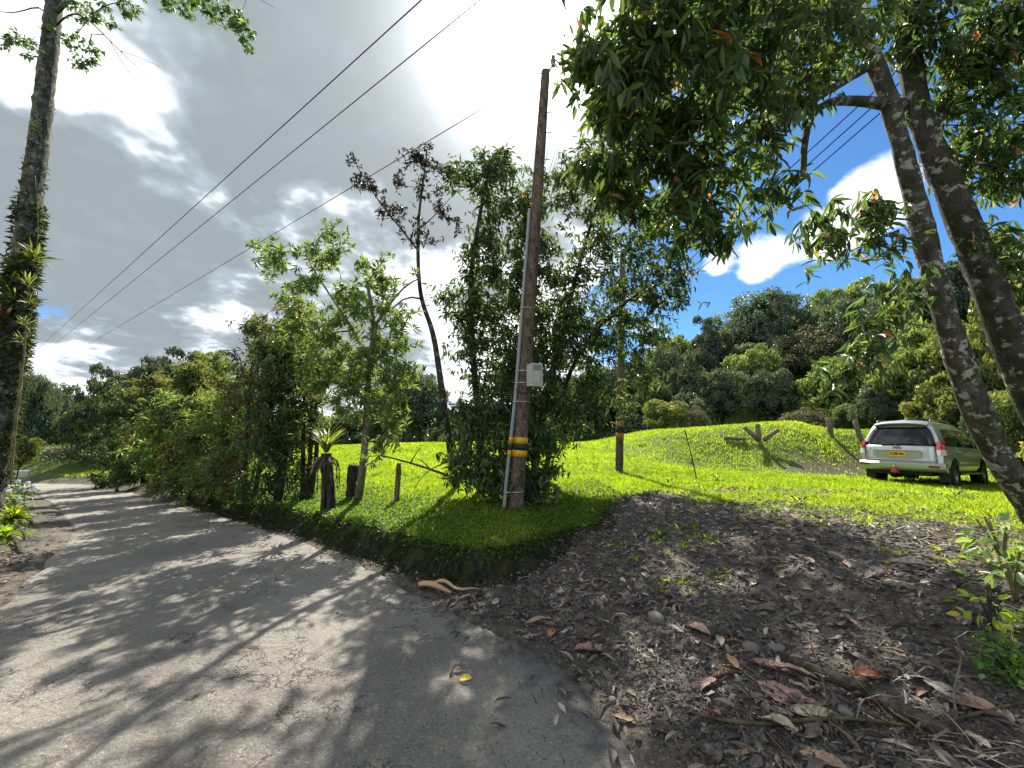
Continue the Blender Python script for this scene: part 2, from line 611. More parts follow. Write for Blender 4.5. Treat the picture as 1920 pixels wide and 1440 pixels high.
def land(x, y, fine=True):
    """height of the ground and the masks of what grows on it"""
    x = np.asarray(x, float)
    y = np.asarray(y, float)
    wob = 0.10 * fbm(x * 1.3, y * 1.3, 5) + 0.04 * fbm(x * 5, y * 5, 9)
    dR = polydist(x, y, EDGE_R)           # + = right of the road
    dL = -polydist(x, y, EDGE_L)          # + = left of the road
    dB = polydist(x, y, BANK[::-1])      # + = on top of the bank
    dB = dB + wob * 0.8
    zr = zroad(x, y)
    # ---- right of the road: gravel mouth of the driveway climbing to a terrace
    terr = 0.62 - 0.045 * np.clip(x - 3, 0, 12)
    drive = zr + (terr - zr) * sstep(-0.2, 4.6, dR + 0.35 * np.clip(x - 2, 0, 3))
    # ---- lawn on top of the bank
    d = np.maximum(dB, 0)
    lawn = zr + 0.32 + np.where(d < 6, 0.085 * d, 0.51 + 0.062 * (d - 6)) - zr * sstep(1, 9, d)
    back = 1.62 + 0.035 * np.clip(x - 4, 0, 10) + 0.12 * fbm(x * 0.16, y * 0.16, 2)
    lawn = np.minimum(lawn, back)
    # ---- terrace on the right where the car stands, mound behind it
    wR = sstep(3.5, 7.5, x)
    mound = terr - 0.02 + (back - terr + 0.22) * sstep(14.6, 18.4, y - 0.12 * (x - 11) + 0.9 * wR - 0.5 - 1.6 * sstep(12.5, 15.5, x) + 0.5 * fbm(x * .5, y * .5, 31))
    mound = mound + 0.25 * np.exp(-((x - 12.5) / 3.2) ** 2 - ((y - 19.0) / 2.2) ** 2)
    top = lawn * (1 - wR) + mound * wR
    # ---- cut face
    k = sstep(0.0, 0.30, dB)
    h = drive * (1 - k) + np.maximum(top, drive - 0.03) * k
    # ---- left verge
    left = zr + 0.03 + 0.42 * sstep(0.9, 2.2, dL + wob) + 0.10 * np.clip(dL - 2.0, 0, 30) * sstep(1.8, 4, dL)
    left = np.minimum(left, zr + 2.6)
    h = np.where(dL > 0, zr + (left - zr) * sstep(0, 0.35, dL), h)
    inroad = (dR < 0) & (dL < 0)
    # ---- far land: valley behind the crest, wooded hill on the right
    r = np.hypot(x, y)
    far = sstep(23, 30, y + 0.25 * x)
    hill = 11.0 * sstep(30, 62, y * 0.8 + x * 0.55) * sstep(-6, 26, x) + 5.0 * sstep(18, 42, x) - 0.6
    farz = hill + 0.6 * fbm(x * 0.06, y * 0.06, 8) + 4.0 * sstep(90, 300, r)
    h = np.where(inroad, h, h * (1 - far) + farz * far)
    h = h + 4.5 * sstep(16, 30, x) * sstep(-6, 8, y) * (1 - far)
    if fine:
        bumps = 0.03 * fbm(x * 2.2, y * 2.2, 3) + 0.018 * fbm(x * 7, y * 7, 4)
        h = h + np.where(inroad, 0, bumps * sstep(0, 0.5, np.maximum(dR, dL)))
    h = np.where(inroad, zr - 0.03, h)
    # grass masks
    patch = fbm(x * 0.9, y * 0.9, 12) * 0.5 + fbm(x * 3.1, y * 3.1, 13) * 0.5
    onlawn = sstep(0.2, 0.4, dB)
    wheel = np.exp(-(((y - 8.2 - 0.12 * (x - 5)) / 0.55) ** 2)) * sstep(2.5, 4.5, x) * (1 - sstep(9, 12, x))
    drygrass = sstep(5.0, 8.4, y + 0.30 * (x - 3) + 3.2 * patch) * sstep(2.2, 3.4, x)
    rim = sstep(-0.3, 0.7, (x - (1.16 * y + 0.15)) + 0.7 * patch) * sstep(1.5, 3, y)      # green along the right edge
    grass = np.clip(onlawn * (1 - wR) + onlawn * wR + drygrass * 0.95 - 0.75 * wheel, 0, 1)
    grass = np.maximum(grass, 0.85 * rim * (0.5 + 0.5 * sstep(-0.4, 0.4, patch)))
    grass = np.maximum(grass, sstep(0.35, 1.2, dL + 0.5 * patch) * 0.8)
    # bare earth on the steep foot of the mound
    cut = wR * np.exp(-((y - 0.12 * (x - 11) + 0.4 - 1.6 * sstep(12.5, 15.5, x) - 15.2) / 0.75) ** 2) * sstep(9, 11.5, x)
    grass = grass * (1 - 0.85 * cut)
    face = (dB > -0.06) & (dB < 0.30) & (x < 1.5)
    grass = np.where(face, 0.0, grass)
    return h, dict(dR=dR, dL=dL, dB=dB, grass=np.where(inroad, 0, grass), face=face.astype(float), inroad=inroad, cut=cut, far=far)


def gz(x, y):
    return land(np.array([x], float), np.array([y], float))[0][0]


def ground_at(px, py, y0=1.5, y1=60):
    """where the photograph's pixel first meets the ground"""
    d = ray(px, py)
    ys = np.concatenate([np.arange(y0, 12, 0.05), np.arange(12, y1, 0.2)])
    p = np.array([0, 0, CAMZ])[None] + d[None] * (ys / d[1])[:, None]
    h = land(p[:, 0], p[:, 1])[0]
    i = np.argmax(p[:, 2] < h)
    if p[i, 2] >= h[i]:
        i = len(ys) - 1
    q = p[i].copy()
    q[2] = h[i]
    return q


# ---------------------------------------------------------------- terrain sheet
def axis_grid(lo, hi, near_lo, near_hi, step, grow=1.13):
    a = list(np.arange(near_lo, near_hi + 1e-6, step))
    s = step
    while a[-1] < hi:
        s *= grow
        a.append(a[-1] + s)
    s = step
    while a[0] > lo:
        s *= grow
        a.insert(0, a[0] - s)
    return np.array(a)


gx = axis_grid(-420, 420, -8.0, 8.0, 0.05, 1.1)
gy = axis_grid(-60, 520, 1.5, 9.5, 0.05, 1.05)
GX, GY = np.meshgrid(gx, gy)
GH, GM = land(GX, GY)
nx, ny = len(gx), len(gy)
V = np.stack([GX, GY, GH], -1).reshape(-1, 3)
ii = (np.arange(ny - 1)[:, None] * nx + np.arange(nx - 1)[None]).ravel()
QUAD = np.stack([ii, ii + 1, ii + nx + 1, ii + nx], 1)

m_ground, k, out = new_mat('ground')
pos = k.node('ShaderNodeNewGeometry').outputs['Position']
a_gr = k.node('ShaderNodeAttribute', attribute_name='grass').outputs['Fac']
a_fc = k.node('ShaderNodeAttribute', attribute_name='face').outputs['Fac']
a_ct = k.node('ShaderNodeAttribute', attribute_name='cut').outputs['Fac']
nA = k.noise(pos, 1.6, 3, 0.6)
nB = k.noise(pos, 9, 3, 0.65)
nC = k.noise(pos, 60, 2, 0.6)
vor = k.node('ShaderNodeTexVoronoi')
k.put(vor.inputs['Vector'], pos)
vor.inputs['Scale'].default_value = 34
stone = k.sep(vor.outputs['Color'])[0]
dirt = k.mix(nB, (0.042, 0.036, 0.030), (0.115, 0.098, 0.080))
dirt = k.mix(k.smooth(stone, 0.62, 0.95), dirt, (0.14, 0.134, 0.124))
dirt = k.mix(k.math('MULTIPLY', k.smooth(nA, 0.48, 0.66), 0.7), dirt, (0.175, 0.142, 0.112))
dirt = k.mix(k.smooth(nC, 0.56, 0.72), dirt, (0.24, 0.205, 0.165))
gcol = k.mix(nB, (0.060, 0.105, 0.016), (0.125, 0.20, 0.026))
gcol = k.mix(k.smooth(nC, 0.45, 0.7), gcol, (0.045, 0.060, 0.016))
soil = k.mix(k.smooth(nB, 0.35, 0.65), (0.020, 0.016, 0.011), (0.035, 0.045, 0.012))
col = k.mix(k.math('ADD', a_gr, k.math('MULTIPLY', k.math('SUBTRACT', nB, 0.5), 0.5), clamp=True), dirt, gcol)
col = k.mix(a_fc, col, soil)
col = k.mix(k.math('MULTIPLY', a_ct, 0.8), col, k.mix(nC, (0.045, 0.034, 0.020), (0.10, 0.085, 0.045)))
hgt = k.noise(pos, 38, 4, 0.75)
nm = k.bump(hgt, 0.9, 0.05)
k.put(out.inputs[0], principled(k, col, 0.85, 0, 0.25, nm))


def ground_piece(name, keep, label=None):
    f = QUAD[keep]
    idx, inv = np.unique(f, return_inverse=True)
    me = fast_mesh(name, V[idx], inv.reshape(f.shape), m_ground, None, True)
    for a in ('grass', 'face', 'cut'):
        at = me.attributes.new(a, 'FLOAT', 'POINT')
        at.data.foreach_set('value', GM[a].reshape(-1)[idx].astype(np.float32))
    o = link(name, me)
    tag(o, kind='structure')
    return o


def quadmean(a):
    return a.reshape(-1)[QUAD].mean(1)


q_r, q_l, q_b, q_f = quadmean(GM['dR']), quadmean(GM['dL']), quadmean(GM['dB']), quadmean(GM['far'])
q_x, q_y = quadmean(GX), quadmean(GY)
isface = (quadmean(GM['face']) > 0.5)
islawn = (~isface) & (q_b > 0.1) & (q_r > 0) & (q_f < 0.5)
isverge = (q_l > 0) & (q_f < 0.5)
isdrive = (~isface) & (~islawn) & (~isverge) & (q_r > 0) & (q_f < 0.5) & (q_y > -8) & (q_x < 20)
rest = ~(isface | islawn | isverge | isdrive)
ground_piece('earth_bank', isface)
ground_piece('lawn', islawn)
ground_piece('road_verge', isverge)
ground_piece('dirt_driveway', isdrive)
ground_piece('ground', rest)

# ---------------------------------------------------------------- the road
m_road, k, out = new_mat('worn_asphalt')
pos = k.node('ShaderNodeNewGeometry').outputs['Position']
rd = k.node('ShaderNodeAttribute', attribute_name='edge').outputs['Fac']
nA = k.noise(pos, 0.7, 3, 0.6)
nB = k.noise(pos, 5, 4, 0.65)
nC = k.noise(pos, 70, 3, 0.7)
col = k.mix(k.smooth(nA, 0.35, 0.68), (0.20, 0.183, 0.158), (0.31, 0.285, 0.245))
col = k.mix(k.math('MULTIPLY', k.smooth(nB, 0.5, 0.75), 0.5), col, (0.135, 0.128, 0.118))
col = k.mix(k.smooth(nC, 0.56, 0.74), col, (0.50, 0.47, 0.42))
col = k.mix(k.smooth(nC, 0.44, 0.30), col, (0.06, 0.058, 0.055))
# broken darker seal along the right-hand edge, and cracked patches
dk = k.smooth(k.math('ADD', rd, k.math('MULTIPLY', k.math('SUBTRACT', nB, 0.5), 0.9)), 0.72, 1.05)
col = k.mix(k.math('MULTIPLY', dk, 0.72), col, (0.060, 0.060, 0.060))
wp = k.vmath('ADD', pos, k.scale(k.noise(pos, 7, 3, 0.6, col=True), 0.22))
crk = k.voronoi(wp, 3.4, 'DISTANCE_TO_EDGE', 'Distance')
crk2 = k.voronoi(wp, 8.5, 'DISTANCE_TO_EDGE', 'Distance')
area = k.smooth(k.noise(k.vmath('ADD', pos, (4.2, 8.8, 0)), 0.75, 2, 0.6), 0.50, 0.60)
area2 = k.smooth(k.noise(k.vmath('ADD', pos, (1.2, 3.8, 0)), 1.0, 2, 0.6), 0.54, 0.62)
c1 = k.math('MULTIPLY', k.smooth(crk, 0.020, 0.005), area)
c2 = k.math('MULTIPLY', k.smooth(crk2, 0.045, 0.012), area2)
crack = k.math('MAXIMUM', c1, c2)
col = k.mix(k.math('MULTIPLY', crack, 0.85), col, (0.028, 0.027, 0.026))
hgt = k.noise(pos, 24, 5, 0.78)
nm = k.bump(hgt, 1.0, 0.055)
k.put(out.inputs[0], principled(k, col, 0.78, 0, 0.35, nm))


def resample(pl, n):
    p = np.array(pl, float)
    s = np.concatenate([[0], np.cumsum(np.linalg.norm(np.diff(p, axis=0), axis=1))])
    u = np.linspace(0, s[-1], n)
    # rounded corners: sample, then smooth
    q = np.stack([np.interp(u, s, p[:, i]) for i in range(2)], 1)
    for _ in range(3):
        q[1:-1] = 0.25 * q[:-2] + 0.5 * q[1:-1] + 0.25 * q[2:]
    return q


NR, NC_ = 420, 64
ER, EL = resample(EDGE_R, NR), resample(EDGE_L, NR)
tR = np.linspace(0, 1, NC_)
RX = EL[:, None, 0] * (1 - tR) + ER[:, None, 0] * tR
RY = EL[:, None, 1] * (1 - tR) + ER[:, None, 1] * tR
# ragged edges
jr = 0.09 * fbm(ER[:, 0] * 3, ER[:, 1] * 3, 41) + 0.05 * fbm(ER[:, 0] * 11, ER[:, 1] * 11, 42) + 0.03
wgt = np.clip((tR - 0.8) / 0.2, 0, 1)[None]
RX = RX + (jr[:, None]) * wgt
RY = RY + (jr[:, None]) * wgt * 0.7
wl = np.clip((0.2 - tR) / 0.2, 0, 1)[None]
RX = RX - (jr[::-1][:, None]) * wl
RZ = zroad(RX, RY) + 0.012 + 0.012 * fbm(RX * 1.1, RY * 1.1, 51) + 0.004 * fbm(RX * 6, RY * 6, 52)
edge_drop = np.clip((np.abs(tR - 0.5) - 0.485) / 0.015, 0, 1)[None]
RZ = RZ - 0.05 * edge_drop
rv = np.stack([RX, RY, RZ], -1).reshape(-1, 3)
ii = (np.arange(NR - 1)[:, None] * NC_ + np.arange(NC_ - 1)[None]).ravel()
me = fast_mesh('road', rv, np.stack([ii, ii + 1, ii + NC_ + 1, ii + NC_], 1), m_road, None, True)
at = me.attributes.new('edge', 'FLOAT', 'POINT')
nearw = sstep(8.5, 3.5, RY) * 1.0
edgev = np.clip((polydist(RX, RY, EDGE_R) + 1.15) / 1.15, 0, 1) * nearw
at.data.foreach_set('value', edgev.reshape(-1).astype(np.float32))
road = tag(link('road', me), kind='structure')

# ================================================================ bark and leaf materials
def bark_mat(name, dark, light, lichen=None, scale=9.0, lich_lo=0.56, moss=None):
    m, k, out = new_mat(name)
    t = k.node('ShaderNodeNewGeometry').outputs['Position']
    st = k.vmath('MULTIPLY', t, (1.0, 1.0, 0.45))
    n1 = k.noise(st, scale, 5, 0.7)
    n2 = k.noise(t, scale * 3.5, 3, 0.6)
    c = k.mix(k.smooth(n1, 0.32, 0.68), dark, light)
    if lichen:
        c = k.mix(k.smooth(k.noise(k.vmath('ADD', t, (7.7, 3.1, 1.9)), scale * 1.2, 4, 0.65), lich_lo, lich_lo + 0.07), c, lichen)
    if moss:
        c = k.mix(k.smooth(k.noise(k.vmath('ADD', t, (2.7, 9.1, 4.9)), scale * 0.5, 4, 0.65), 0.5, 0.62), c, moss)
    nm = k.bump(k.noise(st, scale * 2.2, 5, 0.75), 0.9, 0.04)
    k.put(out.inputs[0], principled(k, c, 0.9, 0, 0.2, nm))
    return m


B_DARK = bark_mat('bark_dark', (0.018, 0.015, 0.011), (0.075, 0.062, 0.048))
B_PALE = bark_mat('bark_pale', (0.10, 0.080, 0.060), (0.30, 0.25, 0.20), None, 7)
B_LICH = bark_mat('bark_lichen', (0.028, 0.024, 0.019), (0.11, 0.096, 0.080), (0.34, 0.335, 0.30), 8, 0.53, (0.04, 0.05, 0.022))
B_LICH2 = bark_mat('bark_lichen_rough', (0.016, 0.015, 0.013), (0.080, 0.072, 0.060), (0.30, 0.29, 0.25), 7, 0.55, (0.030, 0.042, 0.016))
B_EPI = bark_mat('bark_epiphyte', (0.022, 0.020, 0.015), (0.16, 0.145, 0.115), (0.26, 0.25, 0.215), 8, 0.56, (0.035, 0.045, 0.016))

G_DEEP = leaf_mat('leaf_deep_green', [(0, (0.0216, 0.0506, 0.0190)), (0.5, (0.0475, 0.1069, 0.0332)), (0.85, (0.0972, 0.1944, 0.0475)), (1, (0.2160, 0.2916, 0.0594))], 0.38, 0.40)
G_CANOPY = leaf_mat('leaf_canopy', [(0, (0.0204, 0.0439, 0.0150)), (0.55, (0.0476, 0.0965, 0.0262)), (0.90, (0.1020, 0.1754, 0.0374)), (0.965, (0.2210, 0.2339, 0.0374)), (0.975, (0.4500, 0.0877, 0.0224)), (1, (0.4500, 0.1023, 0.0374))], 0.42, 0.36)
G_CANOPY1 = leaf_mat('leaf_canopy_single', [(0, (0.0204, 0.0428, 0.0170)), (0.55, (0.0476, 0.0942, 0.0298)), (0.90, (0.1020, 0.1714, 0.0425)), (0.97, (0.2210, 0.2285, 0.0425)), (0.985, (0.4500, 0.0857, 0.0255)), (1, (0.4500, 0.1000, 0.0425))], 0.42, 0.36, src='obj')
G_HEDGE = leaf_mat('leaf_hedge', [(0, (0.0300, 0.0549, 0.0220)), (0.5, (0.0713, 0.1258, 0.0396)), (0.88, (0.1502, 0.2258, 0.0616)), (0.95, (0.2815, 0.2742, 0.0660)), (1, (0.3754, 0.1613, 0.0660))], 0.42, 0.42)
G_HEDGED = leaf_mat('leaf_hedge_dark', [(0, (0.0192, 0.0408, 0.0168)), (0.6, (0.0432, 0.0864, 0.0264)), (0.95, (0.0912, 0.1560, 0.0384)), (1, (0.2400, 0.1200, 0.0480))], 0.32, 0.42)
G_OLIVE = leaf_mat('leaf_olive', [(0, (0.040, 0.050, 0.020)), (0.5, (0.085, 0.105, 0.036)), (0.9, (0.15, 0.16, 0.05)), (1, (0.28, 0.15, 0.05))], 0.38, 0.42)
G_LIGHT = leaf_mat('leaf_light_green', [(0, (0.0520, 0.1040, 0.0260)), (0.5, (0.1040, 0.1950, 0.0442)), (0.93, (0.1690, 0.2730, 0.0585)), (1, (0.3120, 0.2600, 0.0650))], 0.42, 0.42)
G_BROWN = leaf_mat('leaf_brown', [(0, (0.022, 0.022, 0.016)), (0.6, (0.050, 0.047, 0.032)), (1, (0.10, 0.085, 0.05))], 0.25, 0.5, tcol=(1.4, 1.2, 0.7))
G_FOREST = leaf_mat('leaf_forest', [(0, (0.0238, 0.0486, 0.0360)), (0.5, (0.0515, 0.0940, 0.0585)), (0.9, (0.0990, 0.1539, 0.0765)), (1, (0.1683, 0.2025, 0.0900))], 0.30, 0.45)
G_FORESTB = leaf_mat('leaf_forest_brownish', [(0, (0.0363, 0.0460, 0.0276)), (0.5, (0.0776, 0.0897, 0.0497)), (0.9, (0.1293, 0.1323, 0.0760)), (1, (0.1966, 0.1610, 0.0966))], 0.30, 0.5)
G_FORESTY = leaf_mat('leaf_forest_yellow', [(0, (0.0480, 0.0900, 0.0216)), (0.5, (0.1020, 0.1680, 0.0312)), (0.9, (0.1800, 0.2520, 0.0432)), (1, (0.2640, 0.2760, 0.0600))], 0.40, 0.45)
G_GRASS = leaf_mat('grass_blade', [(0, (0.0998, 0.1716, 0.0185)), (0.5, (0.1843, 0.2838, 0.0264)), (0.9, (0.2918, 0.3828, 0.0396)), (1, (0.4915, 0.3960, 0.1056))], 0.50, 0.5, tcol=(2.2, 2.0, 0.7), spec=0.3, sat=1.0)
G_COVER = leaf_mat('ground_cover_leaf', [(0, (0.025, 0.065, 0.010)), (0.5, (0.060, 0.13, 0.018)), (1, (0.12, 0.21, 0.028))], 0.42, 0.5, tcol=(2.4, 2.1, 0.8), spec=0.3, sat=1.0)
G_MOSS = leaf_mat('moss_tuft', [(0, (0.014, 0.022, 0.008)), (0.6, (0.030, 0.050, 0.012)), (1, (0.07, 0.10, 0.02))], 0.3, 0.7, spec=0.2)
G_BROM = leaf_mat('bromeliad_leaf', [(0, (0.030, 0.050, 0.012)), (0.6, (0.075, 0.12, 0.022)), (1, (0.18, 0.25, 0.035))], 0.45, 0.45)
G_BROMB = leaf_mat('bromeliad_leaf_brown', [(0, (0.05, 0.032, 0.02)), (1, (0.17, 0.105, 0.06))], 0.3, 0.6, tcol=(1.6, 1.2, 0.8))
G_DRY = leaf_mat('dry_leaf', [(0, (0.045, 0.036, 0.030)), (0.45, (0.12, 0.094, 0.074)), (0.8, (0.26, 0.205, 0.155)), (1, (0.46, 0.40, 0.32))], 0.15, 0.55, tcol=(1.3, 1.1, 0.9))
G_DRY1 = leaf_mat('dry_leaf_single', [(0, (0.10, 0.065, 0.048)), (0.45, (0.19, 0.125, 0.09)), (0.8, (0.30, 0.20, 0.14)), (1, (0.42, 0.34, 0.25))], 0.12, 0.5, tcol=(1.3, 1.1, 0.9), src='obj')


# ================================================================ tree building
def curve_pts(pts, step=0.2):
    p = np.asarray(pts, float)
    for _ in range(2):                                   # Chaikin rounding
        q = [p[0]]
        for a, b in zip(p[:-1], p[1:]):
            q += [a * 0.75 + b * 0.25, a * 0.25 + b * 0.75]
        q.append(p[-1])
        p = np.array(q)
    s = np.concatenate([[0], np.cumsum(np.linalg.norm(np.diff(p, axis=0), axis=1))])
    n = max(3, int(s[-1] / step) + 1)
    u = np.linspace(0, s[-1], n)
    return np.stack([np.interp(u, s, p[:, i]) for i in range(3)], 1)


def grow(stems, targets, rng, tipr=0.005, power=0.44, up=0.25, step=0.22, wander=0.12, flare=0.0, knot=0.0):
    """stems: (points, r0, r1); every target gets a branch from the nearest wood.
    returns wood chains and the tips with their directions"""
    cap = sum(len(s[0]) for s in stems) + len(targets) * 40 + 50
    P = np.zeros((cap, 3))
    par = np.full(cap, -1)
    rad = np.zeros(cap)
    n = 0
    chains = []
    for pts, r0, r1 in stems:
        c = list(range(n, n + len(pts)))
        P[n:n + len(pts)] = pts
        if n:                                            # joined to earlier wood if it starts beside it
            d = np.linalg.norm(P[:n] - pts[0], axis=1)
            j = int(np.argmin(d))
            if d[j] < 0.6:
                par[n] = j
        par[n + 1:n + len(pts)] = np.arange(n, n + len(pts) - 1)
        sl = np.concatenate([[0], np.cumsum(np.linalg.norm(np.diff(pts, axis=0), axis=1))])
        rad[n:n + len(pts)] = np.linspace(r0, r1, len(pts)) * (1 + flare * np.exp(-sl / 0.22)) * (1 + knot * np.sin(sl * 5.1 + r0 * 90) * np.sin(sl * 2.3 + 1))
        n += len(pts)
        chains.append((c, True))
    nst = n
    if len(targets):
        d0 = np.min(np.linalg.norm(targets[:, None] - P[None, :nst:2], axis=2), axis=1)
        order = np.argsort(d0 + rng.uniform(0, 0.3, len(d0)))
    else:
        order = []
    cnt = np.zeros(cap)
    tips, tdir = [], []
    for ti in order:
        t = targets[ti]
        v = t - P[:n]
        d = np.linalg.norm(v, axis=1)
        cost = d * (1 + 0.8 * np.clip(-v[:, 2] / np.maximum(d, 1e-6), 0, 1))
        cost[:nst] += 0.10
        j = int(np.argmin(cost))
        p0 = P[j]
        L = d[j]
        m = int(min(18, max(2, L / step)))
        g = unit(v[j] / max(L, 1e-6) + np.array([0, 0, up]) + wander * rng.normal(size=3))
        p1 = p0 + g * L * 0.55
        u = np.linspace(0, 1, m + 1)[1:, None]
        path = (1 - u) ** 2 * p0 + 2 * u * (1 - u) * p1 + u ** 2 * t
        path[:-1] += rng.normal(size=(m - 1 if m > 1 else 0, 3)) * 0.02 if m > 1 else 0
        ids = list(range(n, n + m))
        P[n:n + m] = path
        par[n] = j
        par[n + 1:n + m] = np.arange(n, n + m - 1)
        cnt[n + m - 1] += 1
        chains.append(([j] + ids, False))
        tips.append(path[-1])
        tdir.append(path[-1] - (path[-2] if m > 1 else p0))
        n += m
    for i in range(n - 1, -1, -1):
        if par[i] >= 0:
            cnt[par[i]] += cnt[i]
    br = tipr * np.maximum(cnt[:n], 1) ** power
    br[:nst] = rad[:nst]
    for i in range(nst, n):
        br[i] = min(br[i], br[par[i]] * 0.92)
    wood = [(P[c], np.array([min(br[c[1]] * 1.15, br[c[0]])] + [br[q] for q in c[1:]]) if not tr else br[c], tr) for c, tr in chains]
    return wood, np.array(tips).reshape(-1, 3), unit(np.array(tdir).reshape(-1, 3)) if len(tips) else np.zeros((0, 3))


def in_blob(rng, c, r, n, shell=0.45):
    d = rdir(rng, n)
    q = (shell + (1 - shell) * rng.uniform(0, 1, n)) ** 0.7
    return np.asarray(c) + d * q[:, None] * np.asarray(r)


def sprays(tips, tdir, rng, per=9, L=0.18, W=0.045, droop=0.5, spread=0.9, back=0.25, var=0.25):
    n = len(tips)
    k = per
    T = np.repeat(tdir, k, 0)
    pos = np.repeat(tips, k, 0) - T * (rng.uniform(0, back, (n * k, 1)))
    rd = rdir(rng, n * k)
    rd = unit(rd - T * (rd * T).sum(1, keepdims=True))
    ax = unit(T * 0.55 + rd * spread + np.array([0, 0, -droop]) + 0.15 * rng.normal(size=(n * k, 3)))
    nr = unit(T * 0.5 + np.array([0, 0, 0.9]) + 0.45 * rng.normal(size=(n * k, 3)))
    ln = L * (1 - var + 2 * var * rng.uniform(0, 1, n * k))
    wd = W * (0.8 + 0.4 * rng.uniform(0, 1, n * k))
    return pos, ax, nr, ln, wd


def single_leaf(name, tpl, mat, lw):
    """one leaf, one metre long, for leaves that are objects of their own"""
    tv, tt = tpl
    v = tv.copy()
    v[:, 1] *= lw
    me = fast_mesh(name, v, tt, mat, None, True)
    return me


def tree(name, base, label, cat, stems, blobs, bark, leafm, rng, per=9, L=0.18, W=0.045, droop=0.5, spread=0.9, back=0.3,
         tipr=0.005, up=0.25, tpl=LEAF2, group=None, singles=0, single_mat=None, sides=9, sprig=0, trunk_name='trunk', lump=0.0, wander=0.12, flare=0.0, knot=0.0):
    """trunk, branches and crown under an Empty at the foot"""
    base = np.asarray(base, float)
    root = thing(name, base, label, cat, group)
    tg = np.concatenate([in_blob(rng, c, r, n) for c, r, n in blobs]) if blobs else np.zeros((0, 3))
    wood, tips, tdir = grow(stems, tg, rng, tipr, up=up, wander=wander, flare=flare, knot=knot)
    tr, br = MB(), MB()
    first = True
    limbs = []
    for p, r, is_trunk in wood:
        if is_trunk:
            if first:
                tr.tube(p - base, r, sides, lump=lump, rng=rng)
                first = False
            else:
                limbs.append(MB().tube(p - base, r, sides, lump=lump, rng=rng))
        else:
            br.tube(p - base, r, 5 if r[0] > 0.014 else 3, cap=False)
    tr.build(trunk_name, bark, root)
    for l in limbs:
        l.build('limb', bark, root)
    if br.n:
        br.build('branches', bark, root)['kind'] = 'stuff'
    if sprig and len(tips):                              # short side twigs multiply the sprays
        q = np.repeat(tips, sprig, 0) + rng.normal(size=(len(tips) * sprig, 3)) * 0.13
        tips = np.concatenate([tips, q])
        tdir = np.concatenate([tdir, unit(np.repeat(tdir, sprig, 0) + 0.7 * rng.normal(size=(len(q), 3)))])
    if len(tips):
        pos, ax, nr, ln, wd = sprays(tips, tdir, rng, per, L, W, droop, spread, back)
        rnd = np.clip(rng.normal(0.5, 0.22, len(pos)), 0, 0.95)
        rnd[rng.uniform(0, 1, len(rnd)) < 0.007] = 1.0
        keep = np.ones(len(pos), bool)
        if singles:
            px, py, fw = project(pos)
            ok = (fw > 0.3) & (px > 10) & (px < 1910) & (py > 5) & (py < 1430)
            score = np.where(ok, ln / np.maximum(fw, 0.3), 0)
            idx = np.argsort(-score)[:singles]
            keep[idx] = False
            me = single_leaf('leaf', LEAF6, single_mat, W / L)
            a, s, nn = frames(ax[idx], nr[idx])
            for j, i in enumerate(idx):
                o = bpy.data.objects.new('leaf', me)
                COL.objects.link(o)
                o.parent = root
                M = np.eye(4)
                M[:3, 0], M[:3, 1], M[:3, 2] = a[j] * ln[i], s[j] * ln[i], nn[j] * ln[i]
                M[:3, 3] = pos[i] - base
                o.matrix_local = Matrix(M.tolist())
        me = leaves_mesh('crown', pos[keep] - base, ax[keep], nr[keep], ln[keep], wd[keep], leafm, rnd[keep], tpl)
        o = link('crown', me, root)
        o['kind'] = 'stuff'
    return root


def envelope(rng, base, top, half, nblob, per_blob, low=0.12, round_=0.8, lean=(0, 0)):
    """clumps that fill a shrub's outline: base and top points, half width in metres"""
    base, top = np.asarray(base, float), np.asarray(top, float)
    H = top[2] - base[2]
    out = []
    for i in range(nblob):
        t = low + (1 - low) * (i + rng.uniform(0.1, 0.9)) / nblob
        wv = half * (0.55 + 0.6 * math.sin(PI * min(1, max(0, t * round_ + 0.12)))) * (1.0 if t < 0.75 else 1.0 - 1.1 * (t - 0.75))
        ang = rng.uniform(0, 2 * PI)
        off = wv * 0.62 * math.sqrt(rng.uniform(0.05, 1))
        c = base + (top - base) * t + np.array([math.cos(ang) * off, math.sin(ang) * off, 0])
        r = wv * rng.uniform(0.42, 0.68)
        out.append((c, (r, r, r * rng.uniform(0.6, 0.9)), per_blob))
    return out


